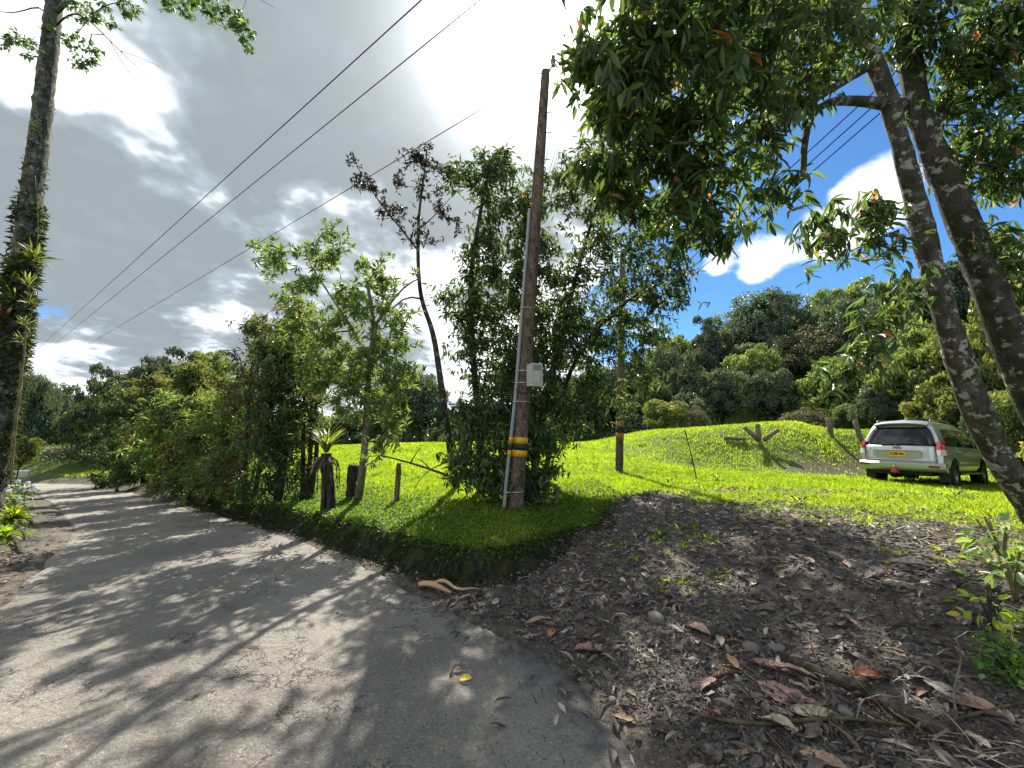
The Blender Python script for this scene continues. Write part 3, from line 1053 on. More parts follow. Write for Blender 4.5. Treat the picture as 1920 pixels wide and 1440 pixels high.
def dome_mesh(name, rng, mat, puffs=75, per=125, leaf=0.085, lw=0.5, low=-0.35, lumpy=0.16):
    """a far crown of radius 1 and height 1: puffs of leaves over an uneven dome"""
    d = rdir(rng, puffs * 3)
    d = d[d[:, 2] > low][:puffs]
    ph = rng.uniform(0, 7, 3)
    rr = 0.80 + lumpy * (np.sin(d[:, 0] * 4 + ph[0]) * np.cos(d[:, 1] * 4.4 + ph[1]) + 0.5 * np.sin(d[:, 2] * 6 + ph[2])) + rng.uniform(-0.08, 0.06, len(d))
    c = d * rr[:, None]
    pr = rng.uniform(0.15, 0.30, len(c))
    C = np.repeat(c, per, 0)
    D = unit(rdir(rng, len(C)) + np.repeat(d, per, 0) * 0.55 + np.array([0, 0, 0.25]))
    pos = C + D * np.repeat(pr, per)[:, None] * rng.uniform(0.55, 1.05, (len(C), 1)) * np.array([1, 1, 0.72])
    nr = unit(D + 0.55 * rng.normal(size=D.shape))
    ax = unit(np.cross(nr, rdir(rng, len(C))) + np.array([0, 0, -0.25]))
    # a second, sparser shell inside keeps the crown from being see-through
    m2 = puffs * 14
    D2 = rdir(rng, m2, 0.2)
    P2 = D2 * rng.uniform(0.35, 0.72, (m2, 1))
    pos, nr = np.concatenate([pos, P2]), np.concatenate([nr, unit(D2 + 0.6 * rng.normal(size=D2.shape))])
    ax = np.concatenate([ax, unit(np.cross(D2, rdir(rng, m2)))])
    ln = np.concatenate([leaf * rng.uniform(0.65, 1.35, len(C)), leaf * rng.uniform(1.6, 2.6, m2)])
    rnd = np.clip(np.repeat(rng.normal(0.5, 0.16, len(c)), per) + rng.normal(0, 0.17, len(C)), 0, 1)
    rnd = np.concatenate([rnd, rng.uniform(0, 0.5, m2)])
    return leaves_mesh(name, pos, ax, nr, ln, ln * lw, mat, rnd, LEAF2)


def dome_trunk(name, rng, bark):
    b = MB()
    b.tube(curve_pts([(0, 0, -1.0), (0.03, 0.02, -0.4), (0.0, 0.05, 0.1)], 0.15), 0.05, 6)
    for i in range(5):
        a = i * 1.256 + rng.uniform(-0.4, 0.4)
        b.tube(curve_pts([(0, 0, -0.45 + 0.08 * i), (0.3 * math.cos(a), 0.3 * math.sin(a), -0.2 + 0.05 * i), (0.58 * math.cos(a), 0.58 * math.sin(a), -0.05 + 0.04 * i)], 0.2), 0.028, 4)
    o = b.build(name, bark)
    me = o.data
    bpy.data.objects.remove(o)
    return me


def dome_tree(name, base, R, H, label, cat, crown_me, trunk_me, group=None, rz=0.0, lift=0.5):
    """far tree: crown of radius R, height H, its centre lifted above the foot"""
    root = thing(name, base, label, cat, group, rz)
    c = link('crown', crown_me, root)
    c.location = (0, 0, lift * H)
    c.scale = (R, R, H * (1 - lift))
    c['kind'] = 'stuff'
    t = link('trunk', trunk_me, root)
    t.location = (0, 0, lift * H)
    t.scale = (R * 0.8, R * 0.8, H * lift + 0.05)
    return root

# ================================================================ the forked tree on the right
rng = np.random.default_rng(11)


def path(*p):
    """stem through pixels given with their distance ahead"""
    return curve_pts([U(*q) for q in p], 0.18)


baseR = np.array([7.05, 5.25, 0.0])
baseR[2] = gz(baseR[0], baseR[1]) - 0.05
stem1 = curve_pts([baseR] + [U(*q) for q in ((1862, 850, 5.1), (1806, 700, 5.0), (1757, 540, 4.9), (1722, 400, 4.8), (1690, 270, 4.7), (1655, 150, 4.6), (1612, 60, 4.5), (1560, -60, 4.4), (1500, -200, 4.2))], 0.15)
stem2 = curve_pts([np.array([7.75, 5.15, gz(7.75, 5.15) - 0.05])] + [U(*q) for q in ((1995, 860, 5.1), (1915, 690, 5.0), (1855, 540, 4.95), (1800, 400, 4.9), (1738, 260, 4.85), (1712, 170, 4.8), (1700, 60, 4.75), (1690, -80, 4.7))], 0.15)
limbA = path((1640, 115, 4.55), (1560, 165, 4.2), (1470, 225, 3.9), (1380, 285, 3.7), (1270, 330, 3.5))
limbB = path((1690, 200, 4.75), (1610, 188, 4.5), (1550, 190, 4.4), (1520, 215, 4.35), (1508, 260, 4.3), (1506, 335, 4.3))
limbC = path((1700, 90, 4.75), (1730, 20, 4.6), (1760, -80, 4.4))
limbD = path((1740, 260, 4.85), (1790, 150, 4.8), (1840, 60, 4.7), (1900, -20, 4.6))
limbE = path((1612, 60, 4.5), (1530, 30, 4.0), (1440, 30, 3.5), (1330, 50, 3.2), (1200, 90, 3.0))
blobsR = []
for px, py, y, r, n in ((1110, 110, 3.2, 0.22, 12), (1125, 200, 3.4, 0.26, 15), (1170, 280, 3.6, 0.3, 18), (1110, 300, 3.9, 0.24, 12), (1160, 350, 4.0, 0.26, 14), (1860, 60, 4.3, 0.5, 30), (1780, 260, 4.9, 0.3, 12), (1150, 70, 3.1, 0.42, 34), (1250, 40, 3.0, 0.5, 46), (1170, 165, 3.1, 0.34, 24), (1280, 140, 3.1, 0.50, 46), (1390, 60, 3.3, 0.60, 55), (1400, 170, 3.6, 0.50, 42), (1500, 90, 3.8, 0.55, 46),
                        (1290, 240, 3.5, 0.42, 34), (1200, 260, 3.6, 0.30, 18), (1340, 330, 3.7, 0.36, 26), (1290, 410, 3.8, 0.30, 20), (1370, 440, 3.9, 0.20, 10), (1230, 360, 3.9, 0.34, 24), (1420, 270, 3.9, 0.26, 14), (1440, 350, 3.8, 0.18, 8),
                        (1490, 170, 4.0, 0.36, 22), (1580, 30, 4.1, 0.6, 44), (1530, -60, 3.6, 0.7, 26), (1300, -80, 3.0, 0.6, 22),
                        (1720, 30, 4.4, 0.55, 34), (1800, 60, 4.5, 0.6, 46), (1870, 110, 4.6, 0.6, 46), (1810, 170, 4.7, 0.42, 28), (1890, 230, 4.7, 0.5, 36), (1850, 300, 4.8, 0.36, 24), (1900, 340, 4.9, 0.4, 26), (1700, -60, 4.2, 0.6, 22), (1900, -40, 4.3, 0.6, 22),
                        (1570, 440, 4.4, 0.24, 13), (1640, 395, 4.5, 0.24, 14), (1660, 450, 4.5, 0.2, 9), (1530, 430, 4.3, 0.16, 6),
                        (1650, 590, 4.3, 0.24, 13), (1610, 660, 4.2, 0.2, 10), (1690, 540, 4.4, 0.2, 9), (1585, 700, 4.15, 0.12, 5), (1840, 460, 4.9, 0.3, 12), (1890, 500, 4.9, 0.3, 12)):
    blobsR.append((U(px, py, y), (r, r, r * 0.8), n))
forked = tree('forked_tree', baseR, 'tall forked tree with lichen-spotted leaning trunks and broad leafy canopy beside the silver car', 'tree',
              [(stem1, 0.155, 0.075), (stem2, 0.215, 0.10), (limbA, 0.062, 0.02), (limbB, 0.075, 0.028), (limbC, 0.06, 0.03), (limbD, 0.06, 0.03), (limbE, 0.06, 0.018)],
              blobsR, B_LICH, G_CANOPY, rng, per=8, sprig=1, L=0.165, W=0.044, droop=0.8, spread=0.75, back=0.28, tipr=0.0045, tpl=LEAF6,
              singles=300, single_mat=G_CANOPY1, sides=18, up=0.1, lump=0.04, flare=0.35, knot=0.09)
for c in forked.children:
    if c.name.startswith('limb') and c.data.vertices[0].co.x > 0.3 and c.data.vertices[0].co.z < 0.5:
        c.data.materials[0] = B_LICH2

# ================================================================ trees round the pole
rng = np.random.default_rng(21)
bC = ground_at(905, 918)
bC[2] -= 0.05
stC = [(curve_pts([bC] + [U(*q) for q in ((900, 800, 7.9), (885, 660, 7.9), (880, 520, 7.9), (900, 400, 7.8), (920, 300, 7.8))], 0.2), 0.085, 0.03),
       (curve_pts([ground_at(1000, 915)] + [U(*q) for q in ((1010, 800, 7.9), (1050, 640, 8.0), (1085, 500, 8.0), (1120, 380, 7.8))], 0.2), 0.09, 0.03),
       (curve_pts([ground_at(950, 905)] + [U(*q) for q in ((960, 760, 8.2), (990, 600, 8.3), (1010, 450, 8.3), (1000, 340, 8.2))], 0.2), 0.07, 0.03),
       (curve_pts([ground_at(1020, 900)] + [U(*q) for q in ((1060, 700, 8.2), (1130, 600, 8.3), (1210, 540, 8.3))], 0.2), 0.07, 0.025)]
blC = []
for px, py, y, r, n in ((930, 340, 7.8, 0.62, 34), (870, 330, 7.8, 0.42, 20), (960, 430, 7.8, 0.75, 44), (1040, 360, 7.8, 0.6, 36), (1080, 450, 7.8, 0.75, 31), (1160, 420, 7.6, 0.75, 33), (1230, 470, 7.6, 0.65, 26),
                        (900, 480, 7.9, 0.55, 26), (860, 560, 7.9, 0.55, 26), (930, 560, 8.0, 0.7, 40), (1010, 540, 8.0, 0.7, 40), (1100, 560, 8.0, 0.75, 30), (1190, 560, 8.1, 0.7, 29), (1250, 560, 8.0, 0.48, 17),
                        (880, 650, 8.0, 0.5, 22), (950, 660, 8.0, 0.65, 34), (1040, 650, 8.1, 0.65, 36), (1120, 650, 8.1, 0.55, 19), (1190, 640, 8.1, 0.42, 11), (930, 300, 7.7, 0.4, 20), (985, 390, 7.6, 0.5, 28), (945, 500, 7.7, 0.55, 24), (975, 590, 8.3, 0.6, 30), (910, 700, 8.2, 0.6, 20), (1140, 620, 8.6, 0.7, 26), (1220, 620, 8.4, 0.5, 17), (1080, 690, 8.5, 0.6, 22), (1260, 450, 7.6, 0.45, 15), (1200, 700, 8.3, 0.35, 14), (1170, 760, 8.3, 0.22, 8), (1060, 800, 8.0, 0.35, 16), (1000, 640, 8.4, 0.6, 26), (960, 700, 8.4, 0.6, 26), (1090, 600, 8.6, 0.6, 26), (1060, 730, 8.0, 0.5, 24), (1110, 330, 7.6, 0.5, 19), (1170, 340, 7.5, 0.5, 19), (1240, 390, 7.5, 0.45, 17), (1090, 290, 7.7, 0.35, 16), (1270, 510, 7.7, 0.4, 14), (990, 480, 7.9, 0.6, 34), (1050, 600, 8.1, 0.6, 32), (900, 600, 8.0, 0.5, 26), (1000, 690, 8.0, 0.6, 30), (1150, 500, 7.9, 0.6, 23), (960, 750, 8.0, 0.55, 26), (1120, 720, 8.1, 0.3, 12)):
    blC.append((U(px, py, y), (r, r, r * 0.85), n))
tree('glossy_tree', bC, 'dense dark green tree with drooping narrow leaves growing right behind the tall utility pole', 'tree', stC, blC, B_DARK, G_DEEP, rng,
     per=7, L=0.175, W=0.043, droop=0.7, spread=0.8, back=0.35, tipr=0.0045, sprig=2, singles=220, single_mat=leaf_mat('leaf_deep_single', [(0, (0.022, 0.055, 0.016)), (0.6, (0.055, 0.125, 0.03)), (0.97, (0.14, 0.22, 0.04)), (1, (0.30, 0.10, 0.03))], 0.38, 0.38, src='obj'))

# dark undergrowth at the pole's foot
rng = np.random.default_rng(22)
bS = ground_at(935, 925)
blS = [(U(px, py, y), (r, r, r * 0.9), n) for px, py, y, r, n in ((900, 790, 7.3, 0.42, 40), (880, 870, 7.2, 0.42, 44), (940, 850, 7.1, 0.38, 40), (990, 800, 7.4, 0.45, 40), (1000, 880, 7.3, 0.36, 36), (930, 740, 7.6, 0.45, 34), (1015, 740, 7.6, 0.40, 30),
                                                                      (870, 770, 7.3, 0.3, 20), (1020, 830, 7.3, 0.3, 22), (910, 910, 7.0, 0.28, 26), (960, 905, 6.9, 0.26, 24), (1005, 920, 7.0, 0.22, 20))]
tree('dark_shrub', bS, 'dark leafy shrub crowding round the foot of the tall utility pole', 'shrub', [(curve_pts([bS, bS + (0, 0, 0.5), bS + (0.05, 0, 1.2)], 0.15), 0.04, 0.015), (curve_pts([bS, bS + (-.3, 0.1, 0.5), bS + (-.45, .1, 1.1)], 0.15), 0.035, 0.012)],
     blS, B_DARK, G_DEEP, rng, per=8, L=0.17, W=0.046, droop=0.75, spread=0.9, sprig=1)

# ================================================================ thin tree with brown leaves
rng = np.random.default_rng(31)
bB = ground_at(856, 915)
stB = [(curve_pts([bB] + [U(*q) for q in ((838, 800, 7.4), (823, 690, 7.45), (812, 620, 7.5), (788, 560, 7.5), (783, 480, 7.5), (785, 400, 7.5), (795, 330, 7.5), (800, 285, 7.5))], 0.15), 0.085, 0.014),
       (path((784, 470, 7.5), (745, 420, 7.4), (712, 380, 7.3), (690, 345, 7.3), (668, 310, 7.2)), 0.022, 0.008),
       (path((786, 430, 7.5), (820, 400, 7.6), (845, 370, 7.6)), 0.015, 0.006),
       (path((788, 560, 7.5), (760, 555, 7.6), (725, 590, 7.6), (700, 610, 7.6)), 0.02, 0.008)]
blB = [(U(px, py, y), (r, r, r), n) for px, py, y, r, n in ((795, 290, 7.5, 0.34, 20), (770, 300, 7.5, 0.22, 10), (830, 310, 7.5, 0.26, 12), (800, 350, 7.5, 0.30, 14), (740, 330, 7.4, 0.2, 8), (655, 290, 7.2, 0.09, 4), (665, 345, 7.2, 0.16, 7), (700, 350, 7.3, 0.2, 9),
                                                                   (745, 395, 7.4, 0.18, 9), (715, 385, 7.3, 0.16, 7), (830, 390, 7.6, 0.22, 9), (850, 420, 7.6, 0.2, 7), (780, 420, 7.5, 0.22, 9), (800, 450, 7.5, 0.2, 7), (760, 440, 7.4, 0.14, 5))]
tree('brown_leaved_tree', bB, 'slender sparse tree with dark brown leaves standing against the bright cloud left of the pole', 'tree', stB, blB, B_LICH2, G_BROWN, rng, per=13, L=0.105, W=0.036, droop=0.6, spread=0.8, tipr=0.003, back=0.3, wander=0.25)

# ================================================================ pale-barked tree
rng = np.random.default_rng(41)
bP = ground_at(672, 938)
stP = [(curve_pts([bP] + [U(*q) for q in ((684, 850, 7.1), (689, 760, 7.1), (692, 680, 7.1), (703, 610, 7.1), (690, 540, 7.15))], 0.15), 0.078, 0.03),
       (path((693, 670, 7.1), (650, 600, 7.2), (610, 540, 7.3), (585, 500, 7.4)), 0.035, 0.012),
       (path((700, 615, 7.1), (730, 570, 7.1), (760, 535, 7.1), (790, 520, 7.1)), 0.03, 0.012)]
blP = [(U(px, py, y), (r, r, r * 0.85), n) for px, py, y, r, n in ((600, 480, 7.4, 0.35, 12), (540, 465, 7.4, 0.28, 8), (640, 470, 7.3, 0.28, 9), (700, 510, 7.1, 0.34, 14), (590, 530, 7.3, 0.3, 10), (660, 545, 7.2, 0.3, 12), (735, 540, 7.1, 0.3, 12), (700, 590, 7.1, 0.4, 18), (640, 600, 7.2, 0.45, 20), (750, 600, 7.1, 0.26, 10),
                                                                         (590, 620, 7.3, 0.45, 20), (690, 660, 7.0, 0.4, 20), (640, 690, 7.1, 0.42, 22), (730, 690, 7.0, 0.34, 18), (590, 700, 7.2, 0.4, 20), (735, 750, 6.9, 0.32, 20), (660, 760, 7.0, 0.36, 20), (740, 800, 6.9, 0.22, 11), (715, 830, 6.9, 0.14, 6), (560, 560, 7.5, 0.4, 16), (520, 500, 7.5, 0.3, 10), (610, 660, 7.4, 0.5, 24), (560, 640, 7.6, 0.5, 22), (690, 720, 7.2, 0.4, 20), (760, 700, 7.0, 0.25, 12), (620, 440, 7.3, 0.2, 6), (480, 460, 7.6, 0.14, 4), (740, 640, 7.1, 0.3, 12))]
tree('pale_barked_tree', bP, 'airy light green tree with a straight pale trunk beside the wooden fence post', 'tree', stP, blP, B_PALE, G_LIGHT, rng, per=13, L=0.15, W=0.03, droop=0.25, spread=1.0, back=0.12, tipr=0.0045, sprig=1)
# dead stump hugging its foot
rng = np.random.default_rng(42)

# ================================================================ the living hedge along the road
hedge = [  # base px, base py, top px, top py, half width m, leaf kind, lowest leaves, label
    (575, 938, 565, 585, 0.75, 0, 0.28, 'tall bushy hedge tree with reddish tips next to the pale-barked tree'),
    (516, 945, 512, 640, 0.75, 1, 0.05, 'dark leafy hedge shrub with black foot left of the bromeliad stump'),
    (468, 938, 470, 600, 0.85, 3, 0.12, 'bushy mid green hedge tree behind the dark roadside shrub'),
    (430, 940, 425, 720, 0.7, 2, 0.08, 'light green hedge shrub with a yellow top in the middle of the roadside row'),
    (398, 938, 392, 740, 0.68, 2, 0.12, 'pale leaning hedge shrub with bare lower stems by the road'),
    (365, 930, 360, 690, 0.9, 0, 0.08, 'rounded green hedge tree fifth from the far end of the roadside row'),
    (330, 925, 322, 745, 0.9, 2, 0.06, 'mid green hedge shrub fourth from the far end of the roadside row'),
    (300, 918, 296, 712, 1.15, 3, 0.06, 'broad hedge tree third from the far end of the roadside row'),
    (268, 912, 255, 735, 1.25, 1, 0.05, 'dark hedge tree second from the far end of the roadside row'),
    (240, 908, 210, 722, 1.7, 1, 0.04, 'wide dark hedge tree at the far end of the roadside row'),
]
for i, (bx, by, tx, ty, hw, kind, low_, lab) in enumerate(hedge):
    rng = np.random.default_rng(100 + i)
    b = ground_at(bx, by)
    if b[1] > 24:
        b = on(bx, by, 0.35)
    b[2] = gz(b[0], b[1]) - 0.05
    top = U(tx, ty, b[1] + 0.2)
    H = top[2] - b[2]
    sx = hw * 0.25
    nst = 3
    st = []
    for j in range(nst):
        a = rng.uniform(0, 6.28)
        st.append((curve_pts([b + (0.08 * math.cos(a), 0.08 * math.sin(a), 0), b + (sx * math.cos(a), sx * math.sin(a), H * 0.3), b + (top - b) * 0.6 + (sx * math.cos(a + 1), sx * math.sin(a + 1), 0), b + (top - b) * 0.9 + rng.normal(size=3) * 0.12], 0.25), 0.055, 0.012))
    env = envelope(rng, b, top, hw, 17, 13, low=low_)
    mat = (G_HEDGE, G_HEDGED, G_LIGHT, G_OLIVE)[kind]
    tree('hedge_tree' if H > 3 else 'hedge_shrub', b, lab, 'tree' if H > 3 else 'shrub', st, env, B_DARK, mat, rng, per=9, L=0.14 if b[1] < 11 else 0.20, W=0.034 if b[1] < 11 else 0.055, droop=0.45, spread=0.95, sprig=2, group='living hedge beside the road')

# ================================================================ the woods
rng = np.random.default_rng(77)
CR = {
    'a': dome_mesh('crown_a', rng, G_FOREST), 'b': dome_mesh('crown_b', rng, G_FOREST, puffs=95, per=110, leaf=0.07), 'c': dome_mesh('crown_c', rng, G_FOREST, puffs=55, per=150, leaf=0.10, lumpy=0.25),
    'n': dome_mesh('crown_n', rng, G_FORESTB, puffs=110, per=100, leaf=0.06), 'y': dome_mesh('crown_y', rng, G_FORESTY, puffs=70, per=110, leaf=0.09, lumpy=0.25), 'z': dome_mesh('crown_z', rng, G_FORESTY, puffs=60, per=120, leaf=0.12, lumpy=0.28),
    'd': dome_mesh('crown_d', rng, G_DEEP, puffs=80, per=120, leaf=0.08)}
TR = dome_trunk('trunk_far', rng, B_DARK)


def wood_tree(px, py_top, py_bot, half_px, y, kind, label, name='forest_tree', cat='tree', group=None, lift=0.42):
    """far tree that spans these heights in view at distance y; its foot stands on the land"""
    t = U(px, py_top, y)
    R = half_px / F * (y / ray(px, py_top)[1]) * 0.80
    z0 = gz(t[0], t[1]) - 0.1
    want = U(px, py_bot, y)[2]
    H = t[2] - z0
    lf = max(0.2, min(0.72, ((want - z0) + (t[2] - want) * 0.45) / max(H, 0.1)))
    return dome_tree(name, (t[0], t[1], z0), R, H, label, cat, CR[kind], TR, group, rng.uniform(0, 6.28), lf)


wood_tree(1418, 548, 700, 88, 46, 'b', 'largest domed dark tree on the wooded ridge, against the blue sky')
wood_tree(1540, 558, 690, 62, 50, 'a', 'rounded ridge tree just right of the largest domed tree')
wood_tree(1600, 590, 700, 50, 48, 'c', 'smaller ridge tree nearest the leaning trunks, half behind a hanging branch')
wood_tree(1320, 606, 740, 55, 44, 'c', 'low ridge tree left of the largest domed tree')
wood_tree(1255, 650, 780, 50, 42, 'a', 'dark tree at the left foot of the wooded ridge', lift=0.3)
wood_tree(1530, 612, 760, 95, 38, 'n', 'broad brownish crowned tree in the middle of the wooded slope')
wood_tree(1412, 650, 760, 55, 36, 'y', 'yellow-green domed tree below the largest ridge tree')
wood_tree(1345, 690, 800, 60, 34, 'b', 'round dark green tree at the wood edge behind the crossed log post')
wood_tree(1440, 695, 800, 55, 32, 'a', 'dark rounded tree at the wood edge right of the crossed log post')
wood_tree(1290, 680, 800, 50, 36, 'c', 'dark tree in the wood behind the yellow shrub')
wood_tree(1560, 690, 800, 60, 30, 'd', 'deep green tree at the wood edge just left above the car')
wood_tree(1640, 660, 800, 60, 28, 'c', 'glossy dark tree above the roof of the car')
wood_tree(1210, 700, 805, 55, 38, 'd', 'dark tree in the wood just right of the second pole')
wood_tree(1130, 690, 805, 70, 40, 'a', 'dark tree in the wood behind the second pole')
wood_tree(1060, 700, 805, 60, 38, 'b', 'dark tree in the wood seen left of the second pole')
wood_tree(790, 700, 830, 70, 40, 'a', 'dark wood tree glimpsed between the pale trunk and the brown-leaved tree')
wood_tree(720, 720, 830, 60, 42, 'd', 'dark wood tree glimpsed directly right of the pale trunk')
wood_tree(1240, 748, 808, 46, 27, 'y', 'yellow-green shrub at the far edge of the lawn, right of the second pole', 'edge_shrub', 'shrub', None, 0.3)
wood_tree(1300, 762, 808, 36, 27, 'n', 'olive shrub beside the yellow shrub at the lawn edge', 'edge_shrub', 'shrub', None, 0.3)
wood_tree(1510, 765, 808, 55, 24, 'n', 'low brownish green shrub behind the round fence post', 'edge_shrub', 'shrub', None, 0.3)
wood_tree(1590, 755, 810, 40, 23, 'd', 'dark low shrub touching the left side of the car roof', 'edge_shrub', 'shrub', None, 0.3)
wood_tree(1700, 640, 800, 70, 21, 'z', 'bright leafy bush rising behind the car roof', 'hillside_bush', 'bush')
wood_tree(1640, 720, 810, 45, 21, 'c', 'dark leafy bush directly behind the car rear window', 'hillside_bush', 'bush')
wood_tree(1790, 600, 800, 80, 19, 'y', 'tall yellow-green bush seen between the two leaning trunks', 'hillside_bush', 'bush')
wood_tree(1760, 715, 830, 60, 18, 'z', 'light green bush right behind the front of the car', 'hillside_bush', 'bush')
wood_tree(1880, 560, 780, 80, 15, 'z', 'bright green bush at the right edge behind the thick lichen trunk', 'hillside_bush', 'bush')
wood_tree(1900, 720, 900, 70, 12.5, 'y', 'yellow-green bush low at the right edge beside the leaning trunk', 'hillside_bush', 'bush')
wood_tree(1840, 760, 880, 45, 15.5, 'a', 'dark bush in front of the car bonnet', 'hillside_bush', 'bush')
wood_tree(1880, 430, 620, 70, 17, 'y', 'high yellow-green tree top at the right edge above the bushes', 'hillside_bush', 'bush')
# left of the picture, beyond the bend
wood_tree(75, 690, 880, 40, 33, 'b', 'dark pointed tree at the far left beside the epiphyte-covered trunk')
wood_tree(120, 722, 890, 60, 42, 'a', 'dark wood tree beyond the road bend at far left')
wood_tree(200, 700, 880, 55, 30, 'c', 'dark tree rising over the far end of the hedge')
wood_tree(340, 664, 800, 60, 30, 'c', 'tall dark tree peeking over the middle of the hedge')
wood_tree(290, 672, 820, 55, 28, 'a', 'rounded dark tree peeking over the far hedge')
wood_tree(400, 655, 760, 45, 32, 'y', 'yellowish tree top peeking over the hedge below the power lines')
wood_tree(160, 760, 890, 55, 36, 'd', 'deep shaded tree on the outside of the road bend')
wood_tree(90, 790, 890, 50, 36, 'd', 'low shaded tree at the outside of the road bend, far left')
wood_tree(45, 815, 880, 28, 16, 'y', 'small yellow-green bush behind the epiphyte-covered trunk', 'roadside_bush', 'bush')
# the body of the wood behind, trees nobody could tell apart
rng = np.random.default_rng(78)
KIND = {'a': 'dark green', 'b': 'finely leaved dark green', 'c': 'lumpy dark green', 'd': 'deep glossy green', 'n': 'brownish', 'y': 'yellow-green'}
k_ = 0
for t in range(900):
    x = rng.uniform(-75, 75)
    y = rng.uniform(27, 85)
    if y + 0.25 * x < 31 or (x < -12 and y < 34 - 0.15 * (x + 12)):
        continue
    px, py, fw = project((x, y, gz(x, y) + 3))
    if px < -200 or px > 2200:
        continue
    if k_ > 150:
        break
    k_ += 1
    Rr = rng.uniform(2.4, 4.0)
    kd = str(rng.choice(list('aabbccdny')))
    zone = 'beyond the hedge on the left' if px < 620 else 'seen past the roadside trees in the middle' if px < 1040 else 'low on the slope behind the lawn' if y < 48 else 'high on the wooded slope behind the lawn'
    lab = KIND[kd] + ' wood tree ' + zone
    dome_tree('wood_tree', (x, y, gz(x, y) - 0.2), Rr, rng.uniform(5.0, 7.0) * (0.85 if x < 0 else 0.9), lab, 'tree', CR[kd], TR, 'trees of the packed wood', rng.uniform(0, 6.28), 0.38)

# growth that carries on past both edges of the picture
rng = np.random.default_rng(79)
for x, y, R_, H_, kd in ((14.5, 8.6, 1.6, 3.4, 'z'), (17.5, 9.5, 2.2, 4.6, 'y'), (21.0, 11.0, 2.6, 5.2, 'a'), (16.0, 5.5, 1.7, 3.2, 'y'), (20.0, 6.5, 2.4, 4.6, 'c'), (24.5, 8.0, 3.0, 5.6, 'b'), (18.0, 2.5, 2.0, 3.8, 'z'), (23.0, 3.0, 2.8, 5.0, 'a'), (27.0, 13.0, 3.2, 6.5, 'b'), (25.5, 16.0, 3.0, 6.0, 'd'), (30.0, 18.5, 3.4, 7.0, 'c')):
    dome_tree('hillside_bush', (x, y, gz(x, y) - 0.2), R_, H_, KIND.get(kd, 'light green') + ' bush on the rising ground right of the leaning trunks', 'bush', CR[kd], TR, 'bushes right of the leaning trunks', rng.uniform(0, 6.28), 0.38)
for x, y, R_, H_, kd in ((-19.0, 9.0, 2.2, 4.6, 'b'), (-22.5, 12.0, 2.6, 5.4, 'a'), (-17.5, 5.0, 1.9, 3.8, 'c'), (-24.0, 7.0, 3.0, 6.0, 'd'), (-29.0, 13.0, 3.2, 6.4, 'b'), (-20.0, 1.0, 2.4, 4.6, 'y'), (-34.0, 17.0, 3.4, 6.6, 'a')):
    dome_tree('roadside_tree', (x, y, gz(x, y) - 0.2), R_, H_, KIND.get(kd, 'light green') + ' tree left of the epiphyte-covered trunk', 'tree', CR[kd], TR, 'trees left of the road', rng.uniform(0, 6.28), 0.38)

# ================================================================ the epiphyte-covered tree on the left
BLADE3 = (np.array([(0, 0.35, 0), (0, -0.35, 0), (0.35, 0.5, 0.10), (0.35, -0.5, 0.10), (0.7, 0.36, 0.06), (0.7, -0.36, 0.06), (1, 0, -0.10)]),
          np.array([(0, 1, 3), (0, 3, 2), (2, 3, 5), (2, 5, 4), (4, 5, 6)]))


def tuft(name, pos, out, n, L, W, mat, rng, parent, base, up=0.5, spread=0.9, rmean=0.5):
    """rosette of strap leaves, growing from pos towards out"""
    out = unit(out)
    d = rdir(rng, n)
    ax = unit(out * 0.8 + d * spread + np.array([0, 0, up]))
    nr = unit(np.array([0, 0, 1.0]) + 0.5 * out + 0.3 * rng.normal(size=(n, 3)))
    p = np.asarray(pos)[None] + d * 0.03
    me = leaves_mesh(name, p - base, ax, nr, L * rng.uniform(0.6, 1.15, n), W * rng.uniform(0.8, 1.2, n), mat, np.clip(rng.normal(rmean, 0.25, n), 0, 1), BLADE3)
    return link(name, me, parent)


rng = np.random.default_rng(51)
yl = 8.6
bl = U(-14, 885, yl)
bl[2] = gz(bl[0], bl[1]) - 0.1
stL = [(curve_pts([bl] + [U(*q) for q in ((6, 790, yl), (20, 680, yl), (32, 580, yl), (46, 480, yl), (56, 390, yl), (70, 290, yl), (82, 190, yl), (93, 90, yl), (103, 0, yl), (110, -120, yl), (116, -260, yl))], 0.12), 0.235, 0.13),
       (path((98, 30, yl), (150, -20, 8.3), (230, -40, 8.0), (330, -50, 7.6)), 0.05, 0.02),
       (path((92, 60, yl), (135, 20, 8.4), (170, 40, 8.2), (205, 75, 8.0), (245, 115, 7.8), (285, 150, 7.7)), 0.022, 0.005),
       (path((205, 75, 8.0), (225, 110, 7.9), (255, 155, 7.8), (278, 190, 7.8)), 0.009, 0.003),
       (path((225, 95, 7.9), (262, 108, 7.9), (300, 125, 7.8)), 0.008, 0.003),
       (path((97, 40, yl), (75, 10, yl), (45, 20, yl), (20, 25, yl), (-10, 20, yl)), 0.022, 0.008),
       (path((330, -50, 7.6), (450, -20, 7.2), (490, 0, 7.2), (515, 15, 7.2)), 0.012, 0.003)]
